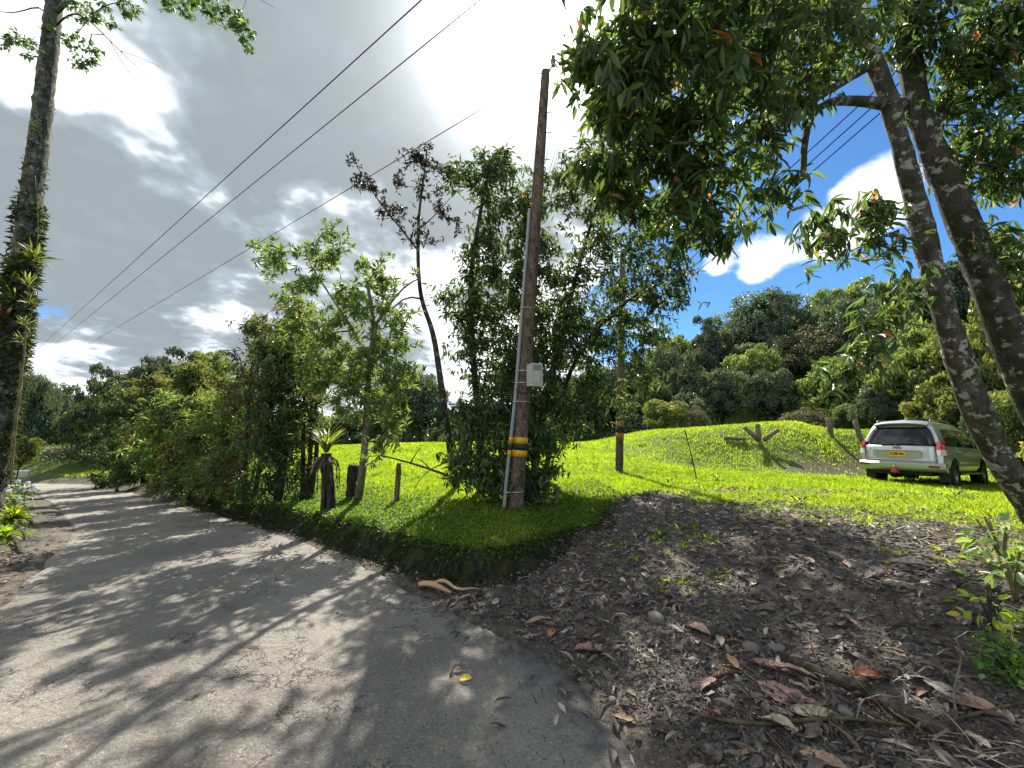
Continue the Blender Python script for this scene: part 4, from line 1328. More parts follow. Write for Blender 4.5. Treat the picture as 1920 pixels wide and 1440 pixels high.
blL = [(U(px, py, y), (r, r, r * 0.8), n) for px, py, y, r, n in ((150, 15, 8.4, 0.35, 22), (195, 30, 8.2, 0.34, 22), (235, 5, 8.0, 0.34, 22), (290, -10, 7.8, 0.35, 18), (345, 10, 7.6, 0.26, 14), (385, 15, 7.5, 0.28, 20), (425, 30, 7.4, 0.26, 22), (450, 55, 7.4, 0.22, 18), (465, 85, 7.4, 0.13, 7), (400, -20, 7.4, 0.4, 24),
                                                                  (140, 80, 8.5, 0.22, 13), (170, 105, 8.4, 0.24, 15), (150, 120, 8.4, 0.18, 9), (30, 70, 8.6, 0.26, 13), (60, 85, 8.6, 0.22, 10), (5, 80, 8.6, 0.2, 9), (230, -70, 8, .6, 20), (60, -60, 8.6, .6, 22), (45, 105, 8.6, .12, 4))]
epi = tree('epiphyte_tree', bl, 'tall curving trunk covered in epiphytes and small bromeliads at the left edge', 'tree', stL, blL, B_EPI, G_DEEP, rng, per=8, L=0.125, W=0.05, droop=0.55, spread=0.8, tipr=0.003, sides=18, lump=0.06, back=0.25)
tp_ = stL[0][0]
# named bromeliads
for px, py, n, L, W, mt, dx_, rm in ((62, 487, 34, 0.46, 0.040, G_BROM, 0.7, 0.75), (30, 500, 30, 0.42, 0.040, G_BROM, -0.6, 0.45), (18, 540, 30, 0.42, 0.036, G_BROM, -0.6, 0.4), (50, 535, 26, 0.34, 0.03, G_BROM, 0.6, 0.55), (8, 600, 34, 0.60, 0.06, G_BROMB, -0.2, 0.6),
                                     (54, 570, 26, 0.30, 0.03, G_BROM, 0.7, 0.5), (46, 610, 24, 0.30, 0.028, G_BROM, 0.6, 0.5), (24, 560, 24, 0.34, 0.03, G_BROM, -.1, 0.6), (40, 640, 22, 0.26, 0.026, G_BROM, 0.6, 0.4), (72, 245, 18, 0.22, 0.02, G_MOSS, -0.8, 0.6), (48, 365, 18, 0.22, 0.02, G_MOSS, -0.8, 0.6), (92, 62, 20, 0.2, 0.03, G_MOSS, 0.0, 0.4)):
    tuft('bromeliad', U(px, py, yl - 0.22), (dx_, -0.6, 0), n, L, W, mt, rng, epi, bl, 0.45, 0.9, rm)
# moss, small ferns and spikes all over the bark, thickest low down
n = 5200
zt_ = np.concatenate([rng.uniform(0.05, 0.42, 3900), rng.uniform(0.0, 0.95, 1300)])
idx = (zt_ * (len(tp_) - 1)).astype(int)
an = rng.uniform(0, 2 * PI, n)
rr_ = np.interp(idx, [0, len(tp_) - 1], [0.235, 0.13])
od = np.stack([np.cos(an), np.sin(an), np.zeros(n)], 1)
pp = tp_[idx] + od * rr_[:, None] * 0.97 + np.array([0, 0, 1]) * rng.uniform(-.06, .06, (n, 1))
dens = fbm(zt_ * 14, an * 0.9, 61) > np.interp(zt_, [0, 0.25, 0.42, 0.5, 1], [-0.3, -0.6, -0.2, 0.15, 0.3])
pp, od, zt_ = pp[dens], od[dens], zt_[dens]
ax = unit(od * 0.9 + 0.7 * rng.normal(size=od.shape) + np.array([0, 0, -0.2]))
ln = rng.uniform(0.05, 0.17, len(pp)) * np.interp(zt_, [0, 0.35, 0.6, 1], [0.9, 1.35, 0.6, 0.5])
me = leaves_mesh('moss', pp - bl, ax, od + 0.3 * rng.normal(size=od.shape), ln, ln * rng.uniform(0.12, 0.4, len(pp)), [G_MOSS], np.clip(rng.normal(0.55, 0.3, len(pp)), 0, 1), LEAF2)
link('moss', me, epi)['kind'] = 'stuff'
# hanging roots and a pale vine down the right side
M_VINE = bark_mat('vine', (0.10, 0.085, 0.035), (0.27, 0.24, 0.12))
for i, pts_ in enumerate((((50, 600), (44, 680), (34, 760), (26, 840), (20, 905)), ((62, 500), (70, 470), (72, 400), (66, 330)), ((55, 560), (75, 590), (64, 620), (50, 640)), ((40, 690), (30, 780), (14, 880)))):
    MB().tube(curve_pts([U(p, q, yl - 0.27) - bl for p, q in pts_], 0.15), (0.016, 0.005, 0.006, 0.012)[i], 6).build('vine', M_VINE, epi)

# ---------------------------------------------------------------- stump with a bromeliad in the hedge
rng = np.random.default_rng(52)
bs = ground_at(616, 958)
sroot = thing('bromeliad_stump', bs, 'dark rooted stump crowned by a spiky bromeliad in front of the hedge', 'stump')
tops = U(612, 850, bs[1]) - bs
for i in range(5):
    a_ = i * 1.3
    MB().tube(curve_pts([np.array([0.10 * math.cos(a_), 0.10 * math.sin(a_), -0.05]), tops * 0.5 + (0.07 * math.cos(a_ + .5), 0.07 * math.sin(a_ + .5), 0), tops + (0.05 * math.cos(a_), 0.05 * math.sin(a_), 0)], 0.1), 0.045, 7, lump=0.1, rng=rng).build('stem', B_DARK, sroot)
for i in range(12):
    a_ = rng.uniform(0, 6.28)
    p0 = tops + np.array([0.08 * math.cos(a_), 0.08 * math.sin(a_), -0.05])
    MB().tube(curve_pts([p0, p0 + (0.16 * math.cos(a_), 0.16 * math.sin(a_), -0.12), p0 + (0.18 * math.cos(a_ + .3), 0.18 * math.sin(a_ + .3), -rng.uniform(0.3, 0.6))], 0.06), 0.008, 5).build('hanging_root', B_DARK, sroot)
tuft('bromeliad', bs + tops + (0, 0, 0.04), (0, -0.1, 0.6), 44, 0.52, 0.045, G_BROM, rng, sroot, bs, 0.35, 0.8, 0.8)
tuft('dead_leaves', bs + tops + (0, 0, -0.05), (0, -0.1, -0.2), 40, 0.34, 0.04, G_BROMB, rng, sroot, bs, -0.5, 0.9, 0.3)
# dark stump against the pale trunk
b2 = ground_at(660, 938)
r2 = thing('dead_stump', b2, 'short blackened stump hugging the foot of the pale trunk', 'stump')
t2 = U(664, 872, b2[1]) - b2
MB().tube(curve_pts([(0, 0, -0.1), t2 * 0.5 + (-0.03, 0, 0), t2], 0.08), [0.10 + 0.012 * math.sin(i) for i in range(len(curve_pts([(0, 0, -0.1), t2 * 0.5 + (-0.03, 0, 0), t2], 0.08)))], 12, lump=0.10, rng=rng).build('stem', B_DARK, r2)
n = 260
dd = rdir(rng, n)
me = leaves_mesh('moss', t2 * rng.uniform(0, 1, (n, 1)) + dd * np.array([.1, .1, 0.02]), dd + np.array([0, 0, -.3]), dd, 0.06, 0.025, G_MOSS, rng.uniform(0, 1, n))
link('moss', me, r2)['kind'] = 'stuff'

# ---------------------------------------------------------------- plants of the left verge
rng = np.random.default_rng(53)


def leafy_plant(name, label, cat, base, H, R, n, L, W, mat, rng, droop=0.2, flowers=None, fcol=None, group=None, tpl=LEAF6, stems=5):
    base = np.asarray(base, float)
    root = thing(name, base, label, cat, group)
    for i in range(stems):
        a_ = rng.uniform(0, 6.28)
        q = np.array([R * 0.5 * math.cos(a_), R * 0.5 * math.sin(a_), H * rng.uniform(0.7, 1)])
        MB().tube(curve_pts([(0, 0, -0.03), q * np.array([.3, .3, .55]), q], 0.06), 0.006 + 0.006 * H, 5).build('stem', B_DARK if L < .1 else M_VINE, root)
    d = rdir(rng, n, 0.3)
    p = d * np.array([R, R, H * 0.5]) * rng.uniform(0.35, 1, (n, 1)) + np.array([0, 0, H * 0.5])
    ax = unit(d * np.array([1, 1, 0.4]) + 0.4 * rng.normal(size=d.shape) + np.array([0, 0, -droop]))
    me = leaves_mesh('foliage', p, ax, np.array([0, 0, 1.0]) + 0.5 * rng.normal(size=d.shape), L * rng.uniform(.7, 1.2, n), W * rng.uniform(.8, 1.2, n), mat, np.clip(rng.normal(.55, .25, n), 0, 1), tpl)
    link('foliage', me, root)['kind'] = 'stuff'
    for i in range(flowers or 0):
        d1 = rdir(rng, 1, 0.7)[0]
        c = d1 * np.array([R, R, H * 0.55]) + np.array([0, 0, H * 0.5])
        dd = rdir(rng, 70)
        me = leaves_mesh('flower_head', c + dd * 0.05, np.cross(dd, rdir(rng, 70)), dd, 0.035, 0.03, fcol, rng.uniform(0, 1, 70))
        link('flower_head', me, root)
    return root


F_BLUE = leaf_mat('petal_blue', [(0, (0.45, 0.52, 0.72)), (1, (0.75, 0.78, 0.85))], 0.3, 0.6, tcol=(1, 1, 1))
F_PINK = leaf_mat('petal_mauve', [(0, (0.22, 0.12, 0.20)), (1, (0.42, 0.26, 0.36))], 0.3, 0.6, tcol=(1, 1, 1))


def vpos(px, py):
    q = ground_at(px, py)
    return q


leafy_plant('hydrangea', 'flowering shrub with pale blue heads at the foot of the epiphyte-covered trunk', 'flowering shrub', vpos(24, 945), 0.62, 0.42, 420, 0.10, 0.06, G_HEDGE, rng, 0.2, 14, F_BLUE)
leafy_plant('hydrangea', 'flowering shrub with whitish heads cut by the left edge above the fern', 'flowering shrub', vpos(-6, 962), 0.55, 0.40, 380, 0.10, 0.06, G_LIGHT, rng, 0.2, 9, F_BLUE)
fb = vpos(22, 985)
fr = thing('fern', fb, 'bright yellow-green fern growing out of the left roadside bank', 'fern')
tuft('fronds', fb + (0, 0, 0.10), (0.5, -0.5, 0.3), 150, 0.30, 0.04, G_GRASS, rng, fr, fb, 0.3, 1.0, 0.6)
fb = vpos(6, 1015)
fr = thing('fern', fb, 'small bright fern low on the left edge below the larger fern', 'fern')
tuft('fronds', fb + (0, 0, 0.06), (0.5, -0.5, 0.3), 90, 0.22, 0.035, G_GRASS, rng, fr, fb, 0.3, 1.0, 0.6)
for i, (p, q, r, lab_) in enumerate(((( 20, 985), (52, 1015), .022, 'upper exposed root crossing the left roadside bank'), ((8, 1000), (40, 1040), .026, 'lower exposed root sloping down the left roadside bank'), ((45, 950), (62, 990), .018, 'thin exposed root at the near end of the flowering shrub'))):
    a_, b_ = ground_at(*p), ground_at(*q)
    m_ = (a_ + b_) / 2 + (0, 0, 0.08)
    c = curve_pts([np.zeros(3), m_ - a_, b_ - a_ + (0, 0, -0.03)], 0.08)
    o = MB().tube(c, r, 7, lump=0.08, rng=rng).build('root', B_DARK)
    o.location = a_ + (0, 0, 0.03)
    tag(o, lab_, 'root')
# low white wall seen through the plants, clipped dark hedge with mauve bloom at the bend
wp_ = np.array(on(32, 897, 0.2))
o = bevel(MB().box((-0.7, -0.08, -0.4), (0.7, 0.08, 0.45)).build('garden_wall', plain('white_render', (0.62, 0.62, 0.60), 0.85, 0, 0.2, 0.2, 6), None, smooth=False), 0.02)
o.location = wp_
tag(o, 'low whitish wall glimpsed behind the flowering shrub at the road bend', 'wall')
for i, (px, py, lab_) in enumerate(((110, 893, 'left of the low mauve-flowered bushes along the outside of the bend'), (165, 895, 'middle one of the low mauve-flowered bushes along the outside of the bend'), (215, 900, 'right of the low mauve-flowered bushes along the outside of the bend'))):
    q = np.array(on(px, 903, 0.0)) * np.array([1.12, 1.12, 1])
    q[2] = gz(q[0], q[1])
    leafy_plant('flowering_bush', lab_, 'bush', q, 1.1, 1.7, 1500, 0.16, 0.08, G_HEDGED, rng, 0.2, 16, F_PINK, 'bushes at the bend', LEAF2)

# ================================================================ materials of made things
M_POLE = bark_mat('pole_wood', (0.055, 0.036, 0.028), (0.19, 0.135, 0.105), (0.24, 0.21, 0.18), 14, 0.58)
M_POST = bark_mat('post_wood', (0.075, 0.050, 0.030), (0.22, 0.165, 0.11), None, 12)
M_LOG = bark_mat('log_wood', (0.09, 0.070, 0.050), (0.27, 0.22, 0.165), None, 12)


def paint_band(name, col, wear):
    m, k, out = new_mat(name)
    t = k.node('ShaderNodeNewGeometry').outputs['Position']
    n = k.noise(k.vmath('MULTIPLY', t, (1, 1, 0.35)), 30, 4, 0.7)
    c = k.mix(k.smooth(n, 0.50, 0.60), col, wear)
    k.put(out.inputs[0], principled(k, c, 0.75, 0, 0.3, k.bump(n, 0.4, 0.01)))
    return m


M_YEL = paint_band('band_yellow', (0.62, 0.36, 0.015), (0.30, 0.15, 0.03))
M_ORA = paint_band('band_orange', (0.36, 0.17, 0.025), (0.18, 0.10, 0.04))
M_BLK = paint_band('band_black', (0.018, 0.018, 0.02), (0.05, 0.045, 0.04))
M_PVC = plain('conduit_grey', (0.24, 0.25, 0.26), 0.5, 0, 0.4, 0.15, 12)
M_STEEL = plain('strap_steel', (0.62, 0.63, 0.64), 0.4, 0.7, 0.5, 0.1)
M_BOX = plain('meter_box_shell', (0.40, 0.39, 0.35), 0.55, 0, 0.4, 0.2, 14)
M_WIN = plain('meter_box_window', (0.20, 0.20, 0.18), 0.25, 0, 0.5, 0.2, 20)
M_BLACK = plain('black_rubber', (0.012, 0.012, 0.013), 0.6, 0, 0.4, 0.2)
M_WIRE = plain('wire', (0.022, 0.022, 0.024), 0.95, 0.0, 0.0, 0.1)
M_GLAZE = plain('insulator_glaze', (0.10, 0.10, 0.11), 0.25, 0, 0.5, 0.1)


def pole(name, label, base, top, r0, r1, bands, bm, cat='utility pole'):
    base, top = np.asarray(base, float), np.asarray(top, float)
    root = thing(name, base, label, cat)
    ax = unit(top - base)

    def at(z):
        return (top - base) * ((z - base[2]) / (top[2] - base[2]))

    def rr(z):
        return r0 + (r1 - r0) * (z - base[2]) / (top[2] - base[2])
    rg = np.random.default_rng(5)
    pts = np.array([(top - base) * t for t in np.linspace(-0.04, 1, 26)])
    MB().tube(pts, np.linspace(r0, r1, 26), 20, lump=0.012, rng=rg).build('shaft', M_POLE, root)
    for z0, z1, nm, m in bands:
        MB().tube([at(z0), at((z0 + z1) / 2), at(z1)], [rr(z0) * 1.035 + .003, rr((z0 + z1) / 2) * 1.035 + .003, rr(z1) * 1.035 + .003], 20).build(nm, m, root)
    return root, at, rr


# ---------------------------------------------------------------- near pole
bp = ground_at(967, 956)
yP = bp[1]
tp = U(1023, 135, yP)
zz = lambda py: U(975, py, yP)[2]
near_pole, atz, rz_ = pole('utility_pole', 'tall leaning wooden utility pole with yellow and black bands and a meter box', bp, tp, 0.128, 0.088,
                           [(zz(832), zz(820), 'yellow_band', M_YEL), (zz(843.5), zz(832.5), 'black_band', M_BLK), (zz(856), zz(844), 'yellow_band', M_YEL)], None)
cdir = unit(np.array([-0.92, -0.40, 0]))
cpts = []
for z in np.linspace(bp[2] - 0.1, bp[2] + 5.3, 24):
    off = rz_(z) + 0.030 + (0.05 if z < bp[2] + 2.2 else 0.0) * sstep(2.2, 0.2, z - bp[2])
    cpts.append(atz(z) + cdir * off)
cond = MB().tube(np.array(cpts), 0.030, 12).build('conduit', M_PVC, near_pole)
for z0, z1, nm, m in ((zz(832), zz(820), 'yellow_band', M_YEL), (zz(843.5), zz(832.5), 'black_band', M_BLK), (zz(856), zz(844), 'yellow_band', M_YEL)):
    cz = [np.interp(z, np.linspace(bp[2] - 0.1, bp[2] + 5.3, 24), np.arange(24)) for z in (z0, z1)]
    ca = np.array(cpts)
    pz = [np.array([np.interp(q, np.arange(24), ca[:, i]) for i in range(3)]) for q in cz]
    MB().tube([pz[0], (pz[0] + pz[1]) / 2, pz[1]], 0.0335, 12).build(nm, m, near_pole)
# steel straps round shaft and conduit
for py in (580, 697, 719, 754, 921):
    z = zz(py)
    ring = []
    c0 = atz(z)
    for a in np.linspace(0, 2 * PI, 29)[:-1]:
        d = np.array([math.cos(a), math.sin(a), 0])
        al = max(0.0, d.dot(cdir))
        reach = rz_(z) * 1.02 + 0.004 + (0.062 + (0.05 * sstep(2.2, 0.2, z - bp[2]) if z < bp[2] + 2.2 else 0)) * al ** 6
        ring.append(c0 + d * reach)
    ring.append(ring[0])
    MB().tube(np.array(ring), 0.0055, 5, cap=False).build('strap', M_STEEL, near_pole)
# meter box
zc = zz(707)
fdir = unit(np.array([0.42, -0.91, 0]))
sdir = np.array([0.91, 0.42, 0])
Rm = np.array([[sdir[0], -fdir[0], 0], [sdir[1], -fdir[1], 0], [0, 0, 1]])   # local x = side, -y = front
o0 = atz(zc) + fdir * (rz_(zc) + 0.09) + sdir * 0.075


def obx(lo, hi):
    b = MB()
    b.box(lo, hi)
    b.v[-1] = b.v[-1] @ Rm.T + o0
    return b


box = bevel(obx((-0.105, -0.075, -0.19), (0.105, 0.09, 0.19)).build('meter_box', M_BOX, near_pole, smooth=False), 0.015)
lid = bevel(obx((-0.112, -0.10, -0.197), (0.112, -0.076, 0.197)).build('lid', M_BOX, box, smooth=False), 0.01)
bevel(obx((-0.075, -0.106, 0.08), (0.085, -0.101, 0.165)).build('window', M_WIN, box, smooth=False), 0.004)
bevel(obx((-0.08, -0.104, -0.13), (0.04, -0.101, 0.06)).build('label_plate', plain('label_plate', (0.46, 0.45, 0.41), 0.6, 0, 0.3, 0.25, 25), box, smooth=False), 0.002)
MB().tube(curve_pts([o0 + (-0.09, 0.0, -0.19), o0 + (-0.10, -0.02, -0.27), atz(zc - 0.30) + fdir * (rz_(zc) + 0.02), atz(zc - 0.28) + cdir * 0.13 + fdir * 0.09, atz(zc - 0.20) + cdir * 0.175], 0.04), 0.008, 6).build('cable', M_BLACK, near_pole)
# bolts and the insulator bracket at the head
for py, s in ((250, 1), (212, 1), (175, 1), (300, 1), (330, -1)):
    z = U(1012, py, yP)[2]
    MB().tube([atz(z), atz(z) + np.array([s * (rz_(z) + 0.09), -0.02, 0.0])], 0.010, 6).build('step_bolt', M_STEEL, near_pole)
zt = tp[2] - bp[2]
top_l = tp - bp
arm = MB().tube(curve_pts([top_l + (0, 0, -0.25), top_l + (0.05, 0, 0.0), top_l + (0.13, 0, 0.12)], 0.05), 0.022, 8).build('bracket', M_STEEL, near_pole)
ip = top_l + np.array([0.15, 0, 0.12])
MB().tube(np.array([ip + (0, 0, z) for z in (0, .02, .05, .08, .11, .14, .17, .22, .25)]), [.03, .05, .035, .055, .035, .055, .035, .045, .02], 12).build('insulator', M_GLAZE, near_pole)

# ---------------------------------------------------------------- far pole
bq = ground_at(1161, 885)
yq = bq[1]
zq = lambda py: U(1162, py, yq)[2]
tq = U(1168, 470, yq)
pole('utility_pole', 'smaller wooden pole with faded orange and black bands standing on the open lawn', bq, tq, 0.118 * yq / 11.8, 0.09,
     [(zq(800), zq(789), 'orange_band', M_ORA), (zq(811), zq(800.5), 'black_band', M_BLK), (zq(823), zq(811.5), 'orange_band', M_ORA)], None)


# ---------------------------------------------------------------- wires
def wire(label, a, b, sag=0.25, r=0.011, n=40, group=None):
    a, b = np.asarray(a, float), np.asarray(b, float)
    t = np.linspace(0, 1, n)[:, None]
    p = a + (b - a) * t
    p[:, 2] -= sag * 4 * (t * (1 - t))[:, 0]
    o = MB().tube(p - a, r, 6).build('power_line', M_WIRE)
    o.location = a
    return tag(o, label, 'power line', group)


def through(p, q, ext0, ext1):
    """straight run through two points, extended both ways by metres"""
    p, q = np.asarray(p, float), np.asarray(q, float)
    d = unit(q - p)
    return p - d * ext0, q + d * ext1


a, b = through(U(790, 0, 5.2), U(70, 655, 44), 9, 6)
wire('uppermost of the three long power lines crossing the cloudy sky on the left', a, b, 0.0, 0.010)
a, b = through(U(900, 0, 5.6), U(70, 672, 46), 9, 6)
wire('middle one of the three long power lines crossing the cloudy sky on the left', a, b, 0.0, 0.010)
a, b = tp + np.array([0.1, 0, 0.1]), U(70, 700, 46)
wire('lowest of the three long power lines, running left from the leaning pole head', a, b + (b - a) * 0.1, 0.12, 0.009)
a, b = through(U(1085, 70, 6.0), U(1026, 290, 11), 3, 9)
wire('single thin wire slanting down just right of the leaning pole head', a, b, 0.0, 0.008)
a, b = through(U(1072, 180, 6.6), U(1041, 285, 11), 3, 9)
wire('left of two close parallel wires slanting behind the leaning pole', a, b, 0.0, 0.008)
a, b = through(U(1079, 180, 6.6), U(1047, 285, 11), 3, 9)
wire('right of two close parallel wires slanting behind the leaning pole', a, b, 0.0, 0.008)
for i, (p, q, lab_) in enumerate((((1515, 285), (1740, 80), 'upper cable passing behind the fork of the leaning trunks'), ((1530, 295), (1762, 88), 'middle cable passing behind the fork of the leaning trunks'), ((1542, 306), (1785, 95), 'lower cable passing behind the fork of the leaning trunks'))):
    a, b = through(U(p[0], p[1], 8.0), U(q[0], q[1], 5.8), 5, 4)
    wire(lab_, a, b, 0.0, 0.011)
gw = MB()
ga, gb = U(1103, 180, 6.2), U(1131, 275, 6.6)
gw.tube([ga - ga, gb - ga], 0.007, 6)
gwo = gw.build('stay_wire', M_WIRE)
gwo.location = ga
tag(gwo, 'short dark stay rod with a tensioner among the leaves right of the pole head', 'stay wire')
MB().tube([(gb - ga) * 0.62, (gb - ga) * 0.66, (gb - ga) * 0.92, (gb - ga) * 0.97], [0.006, 0.020, 0.024, 0.008], 8).build('tensioner', M_BLACK, gwo)


# ---------------------------------------------------------------- posts and logs
def post(name, label, px, py0, py1, r, lean=(0, 0), mat=M_POST, cat='fence post', rings=()):
    b = ground_at(px, py1)
    h = U(px, py0, b[1])[2] - b[2]
    rg = np.random.default_rng(int(px))
    n = 9
    pts = np.array([(lean[0] * t * h, lean[1] * t * h, -0.12 + (h + 0.12) * t) for t in np.linspace(0, 1, n)])
    root = thing(name, b, label, cat)
    MB().tube(pts, np.concatenate([np.full(n - 1, r), [r * 0.9]]), 12, lump=0.03, rng=rg).build('shaft', mat, root)
    for t in rings:
        MB().tube([(lean[0] * t * h, lean[1] * t * h, h * t - 0.008), (lean[0] * t * h, lean[1] * t * h, h * t + 0.008)], r * 1.06, 12).build('node_ring', mat, root)
    MB().tube([(lean[0] * h, lean[1] * h, h), (lean[0] * h, lean[1] * h, h + 0.006)], r * 0.82, 12).build('cut_end', M_LOG, root)
    return root, b, h


post('fence_post', 'short weathered fence post at the lawn edge between the pale trunk and the leaning pole', 743, 869, 943, 0.048, (0.03, 0), M_POST, 'fence post', (0.37, 0.66))
post('round_post', 'round wooden post standing on top of the grassy mound left of the car', 1558, 783, 818, 0.12, (-0.02, 0), M_LOG)
post('round_post', 'tilted wooden post half hidden by the left side of the car', 1614, 789, 826, 0.11, (-0.18, 0), M_LOG)
r_, b_, h_ = post('crossed_log_post', 'upright log post with two logs leaning out like a Y on the mound', 1424, 795, 838, 0.095, (0, 0), M_LOG, 'log post')
sc_ = b_[1] / F
for dx0, dz0, dx1, dz1 in ((-0.10, 0.10, -30 * sc_, 29 * sc_), (0.12, 0.12, 32 * sc_, 24 * sc_)):
    MB().tube(np.array([(dx0, -0.16, dz0), ((dx0 + dx1) / 2, -0.16, (dz0 + dz1) / 2), (dx1, -0.16, dz1)]), [0.085, 0.085, 0.085], 12).build('leaning_log', M_LOG, r_)
lg = ground_at(1358, 829)
o = MB().tube(np.array([(0, 0, 0.09), (0.45, 0.02, 0.075), (0.9, 0.06, 0.04)]) * (lg[1] / 16), [0.075, 0.075, 0.06], 12).build('fallen_log', M_LOG)
o.location = lg
tag(o, 'short log lying in the grass left of the crossed log post', 'log')
sb = ground_at(1306, 898)
o = MB().tube(curve_pts([np.zeros(3), U(1298, 860, sb[1]) - sb, U(1284, 806, sb[1]) - sb], 0.15), [0.016 - 0.0002 * i for i in range(len(curve_pts([np.zeros(3), U(1298, 860, sb[1]) - sb, U(1284, 806, sb[1]) - sb], 0.15)))], 6).build('stick', B_DARK)
o.location = sb
tag(o, 'thin bare stick standing in the grass at the edge of the driveway', 'stick')


def bough(label, pts, r0, r1, mat, name='fallen_branch', side=None, cat='branch'):
    pts = np.asarray(pts, float)
    c = curve_pts(pts - pts[0], 0.06)
    root = MB().tube(c, np.linspace(r0, r1, len(c)), 8, lump=0.05, rng=np.random.default_rng(3)).build(name, mat)
    root.location = pts[0]
    for s in side or ():
        s = np.asarray(s, float)
        c = curve_pts(s - pts[0], 0.06)
        MB().tube(c, np.linspace(r1 * 1.1, r1 * 0.4, len(c)), 6).build('twig', mat, root)
    return tag(root, label, cat)


bough('dead fallen branch propped up across the lawn beside the short fence post', [U(850, 896, 7.0), U(805, 879, 7.0), U(770, 868, 7.0), U(713, 853, 7.0)], 0.024, 0.012, B_DARK,
      side=[[U(838, 866, 6.9), U(806, 880, 6.95), U(788, 898, 6.9), U(778, 916, 6.9)], [U(806, 879, 7.0), U(790, 862, 7.0), U(778, 860, 7.0)], [U(770, 868, 7.0), U(780, 850, 7.0), U(790, 838, 7.0)]])


def gp(px, py, h=0.0):
    q = ground_at(px, py, 1.2)
    q[2] += h
    return q


bough('long green-brown fallen branch snaking across the bottom right gravel', [gp(1285, 1347, .01), gp(1350, 1370, .03), gp(1420, 1376, .035), gp(1500, 1364, .03), gp(1560, 1362, .03), gp(1640, 1376, .025), gp(1720, 1382, .03), gp(1800, 1374, .03), gp(1860, 1355, .03), gp(1940, 1335, .02)],
      0.011, 0.006, bark_mat('branch_green', (0.045, 0.045, 0.022), (0.13, 0.12, 0.065)), side=[[gp(1555, 1362, .03), gp(1580, 1380, .03), gp(1620, 1410, .02)], [gp(1690, 1380, .03), gp(1740, 1400, .03), gp(1790, 1420, .02)]])
bough('mossy dark log half buried in the litter near the bottom right', [gp(1470, 1240, -.01), gp(1540, 1272, .01), gp(1620, 1312, .015), gp(1700, 1350, .01), gp(1790, 1400, -.01)], 0.034, 0.050,
      bark_mat('log_mossy', (0.030, 0.026, 0.020), (0.10, 0.085, 0.065), None, 14, 0.5, (0.018, 0.028, 0.010)), name='fallen_log', cat='log')
bough('thin dry twig standing out of the gravel and arching over the mossy log', [gp(1492, 1175, .02), gp(1520, 1230, .10), gp(1545, 1300, .10), gp(1562, 1392, .01)], 0.004, 0.003, M_POST, name='twig', cat='twig')
bough('straight thin twig lying over the mossy log towards the pale leaf', [gp(1590, 1280, .05), gp(1640, 1340, .05), gp(1685, 1388, .02)], 0.0045, 0.003, M_POST, name='twig', cat='twig')
bough('dry stalk lying under the cluster of pinkish dead leaves', [gp(1395, 1255, .02), gp(1470, 1320, .03), gp(1530, 1370, .02), gp(1560, 1400, .01)], 0.005, 0.003, M_POST, name='twig', cat='twig')
bough('forked pale twig upright at the right edge of the litter', [gp(1800, 1370, .01), gp(1790, 1340, .06), gp(1815, 1290, .12), gp(1800, 1250, .14)], 0.006, 0.003, M_LOG, name='twig', cat='twig')
# curled palm sheath on the edge of the asphalt
M_SHEATH = plain('palm_sheath', (0.40, 0.27, 0.16), 0.6, 0, 0.4, 0.25, 14, 0.3)
sh0, sh1 = gp(784, 1106, 0.008), gp(846, 1120, 0.012)
st1 = gp(902, 1112, 0.012)
sroot = thing('palm_sheath', sh0, 'curled tan palm sheath lying at the foot of the bank by the asphalt edge', 'palm sheath')
b = MB()
n = 14
v = []
for i in range(n):
    t = i / (n - 1)
    c = (sh1 - sh0) * t + np.array([0, 0, 0.02 + 0.015 * math.sin(t * 5)])
    wv = 0.062 * math.sin(PI * (0.25 + 0.7 * t)) ** 0.8 + 0.006
    ph = 0.6 + 1.8 * t
    for j in range(6):
        a = -1.2 + 2.4 * j / 5
        v.append(c + np.array([0.2 * wv * math.sin(a), -wv * math.sin(a) * math.cos(ph * 0.4), wv * (1 - math.cos(a * (0.7 + 0.5 * t))) * 1.1]))
f = [(i * 6 + j, i * 6 + j + 1, (i + 1) * 6 + j + 1, (i + 1) * 6 + j) for i in range(n - 1) for j in range(5)]
b.add(v, f)
so = b.build('sheath', M_SHEATH, sroot)
md = so.modifiers.new('thick', 'SOLIDIFY')
md.thickness = 0.004
rc = curve_pts([(sh1 - sh0) * 0.35 + (0, 0.10, 0.03), (sh1 - sh0) * 0.75 + (0, 0.16, 0.07), (sh1 - sh0) * 1.15 + (0, 0.04, 0.03), (st1 - sh0) * 0.9 + (0, -.03, 0.03), st1 - sh0], 0.03)
MB().tube(rc, np.interp(np.linspace(0, 1, len(rc)), [0, .2, .6, 1], [0.012, 0.021, 0.014, 0.004]), 8).build('rib', M_SHEATH, sroot)

# ================================================================ the silver car
m_paint, k, out = new_mat('silver_paint')
k.put(out.inputs[0], principled(k, (0.44, 0.46, 0.45), 0.32, 0.6, 0.5, None, 0.6))
m_cglass, k, out = new_mat('car_glass')
k.put(out.inputs[0], principled(k, (0.006, 0.008, 0.011), 0.05, 0, 0.45))
M_TRIM = plain('black_trim', (0.016, 0.016, 0.017), 0.5, 0, 0.4, 0.1)
M_GAP = plain('panel_gap', (0.012, 0.012, 0.012), 0.8, 0, 0.2, 0.05)
M_CHROME = plain('chrome', (0.75, 0.76, 0.77), 0.12, 1.0, 0.5, 0.04)
M_RED = plain('red_lens', (0.55, 0.012, 0.018), 0.15, 0, 0.6, 0.1, 30, 0, 0.5)
M_CLEAR = plain('clear_lens', (0.60, 0.58, 0.54), 0.12, 0.2, 0.6, 0.15, 30, 0, 0.5)
M_REFL = plain('reflector', (0.22, 0.03, 0.02), 0.3, 0, 0.5, 0.1)
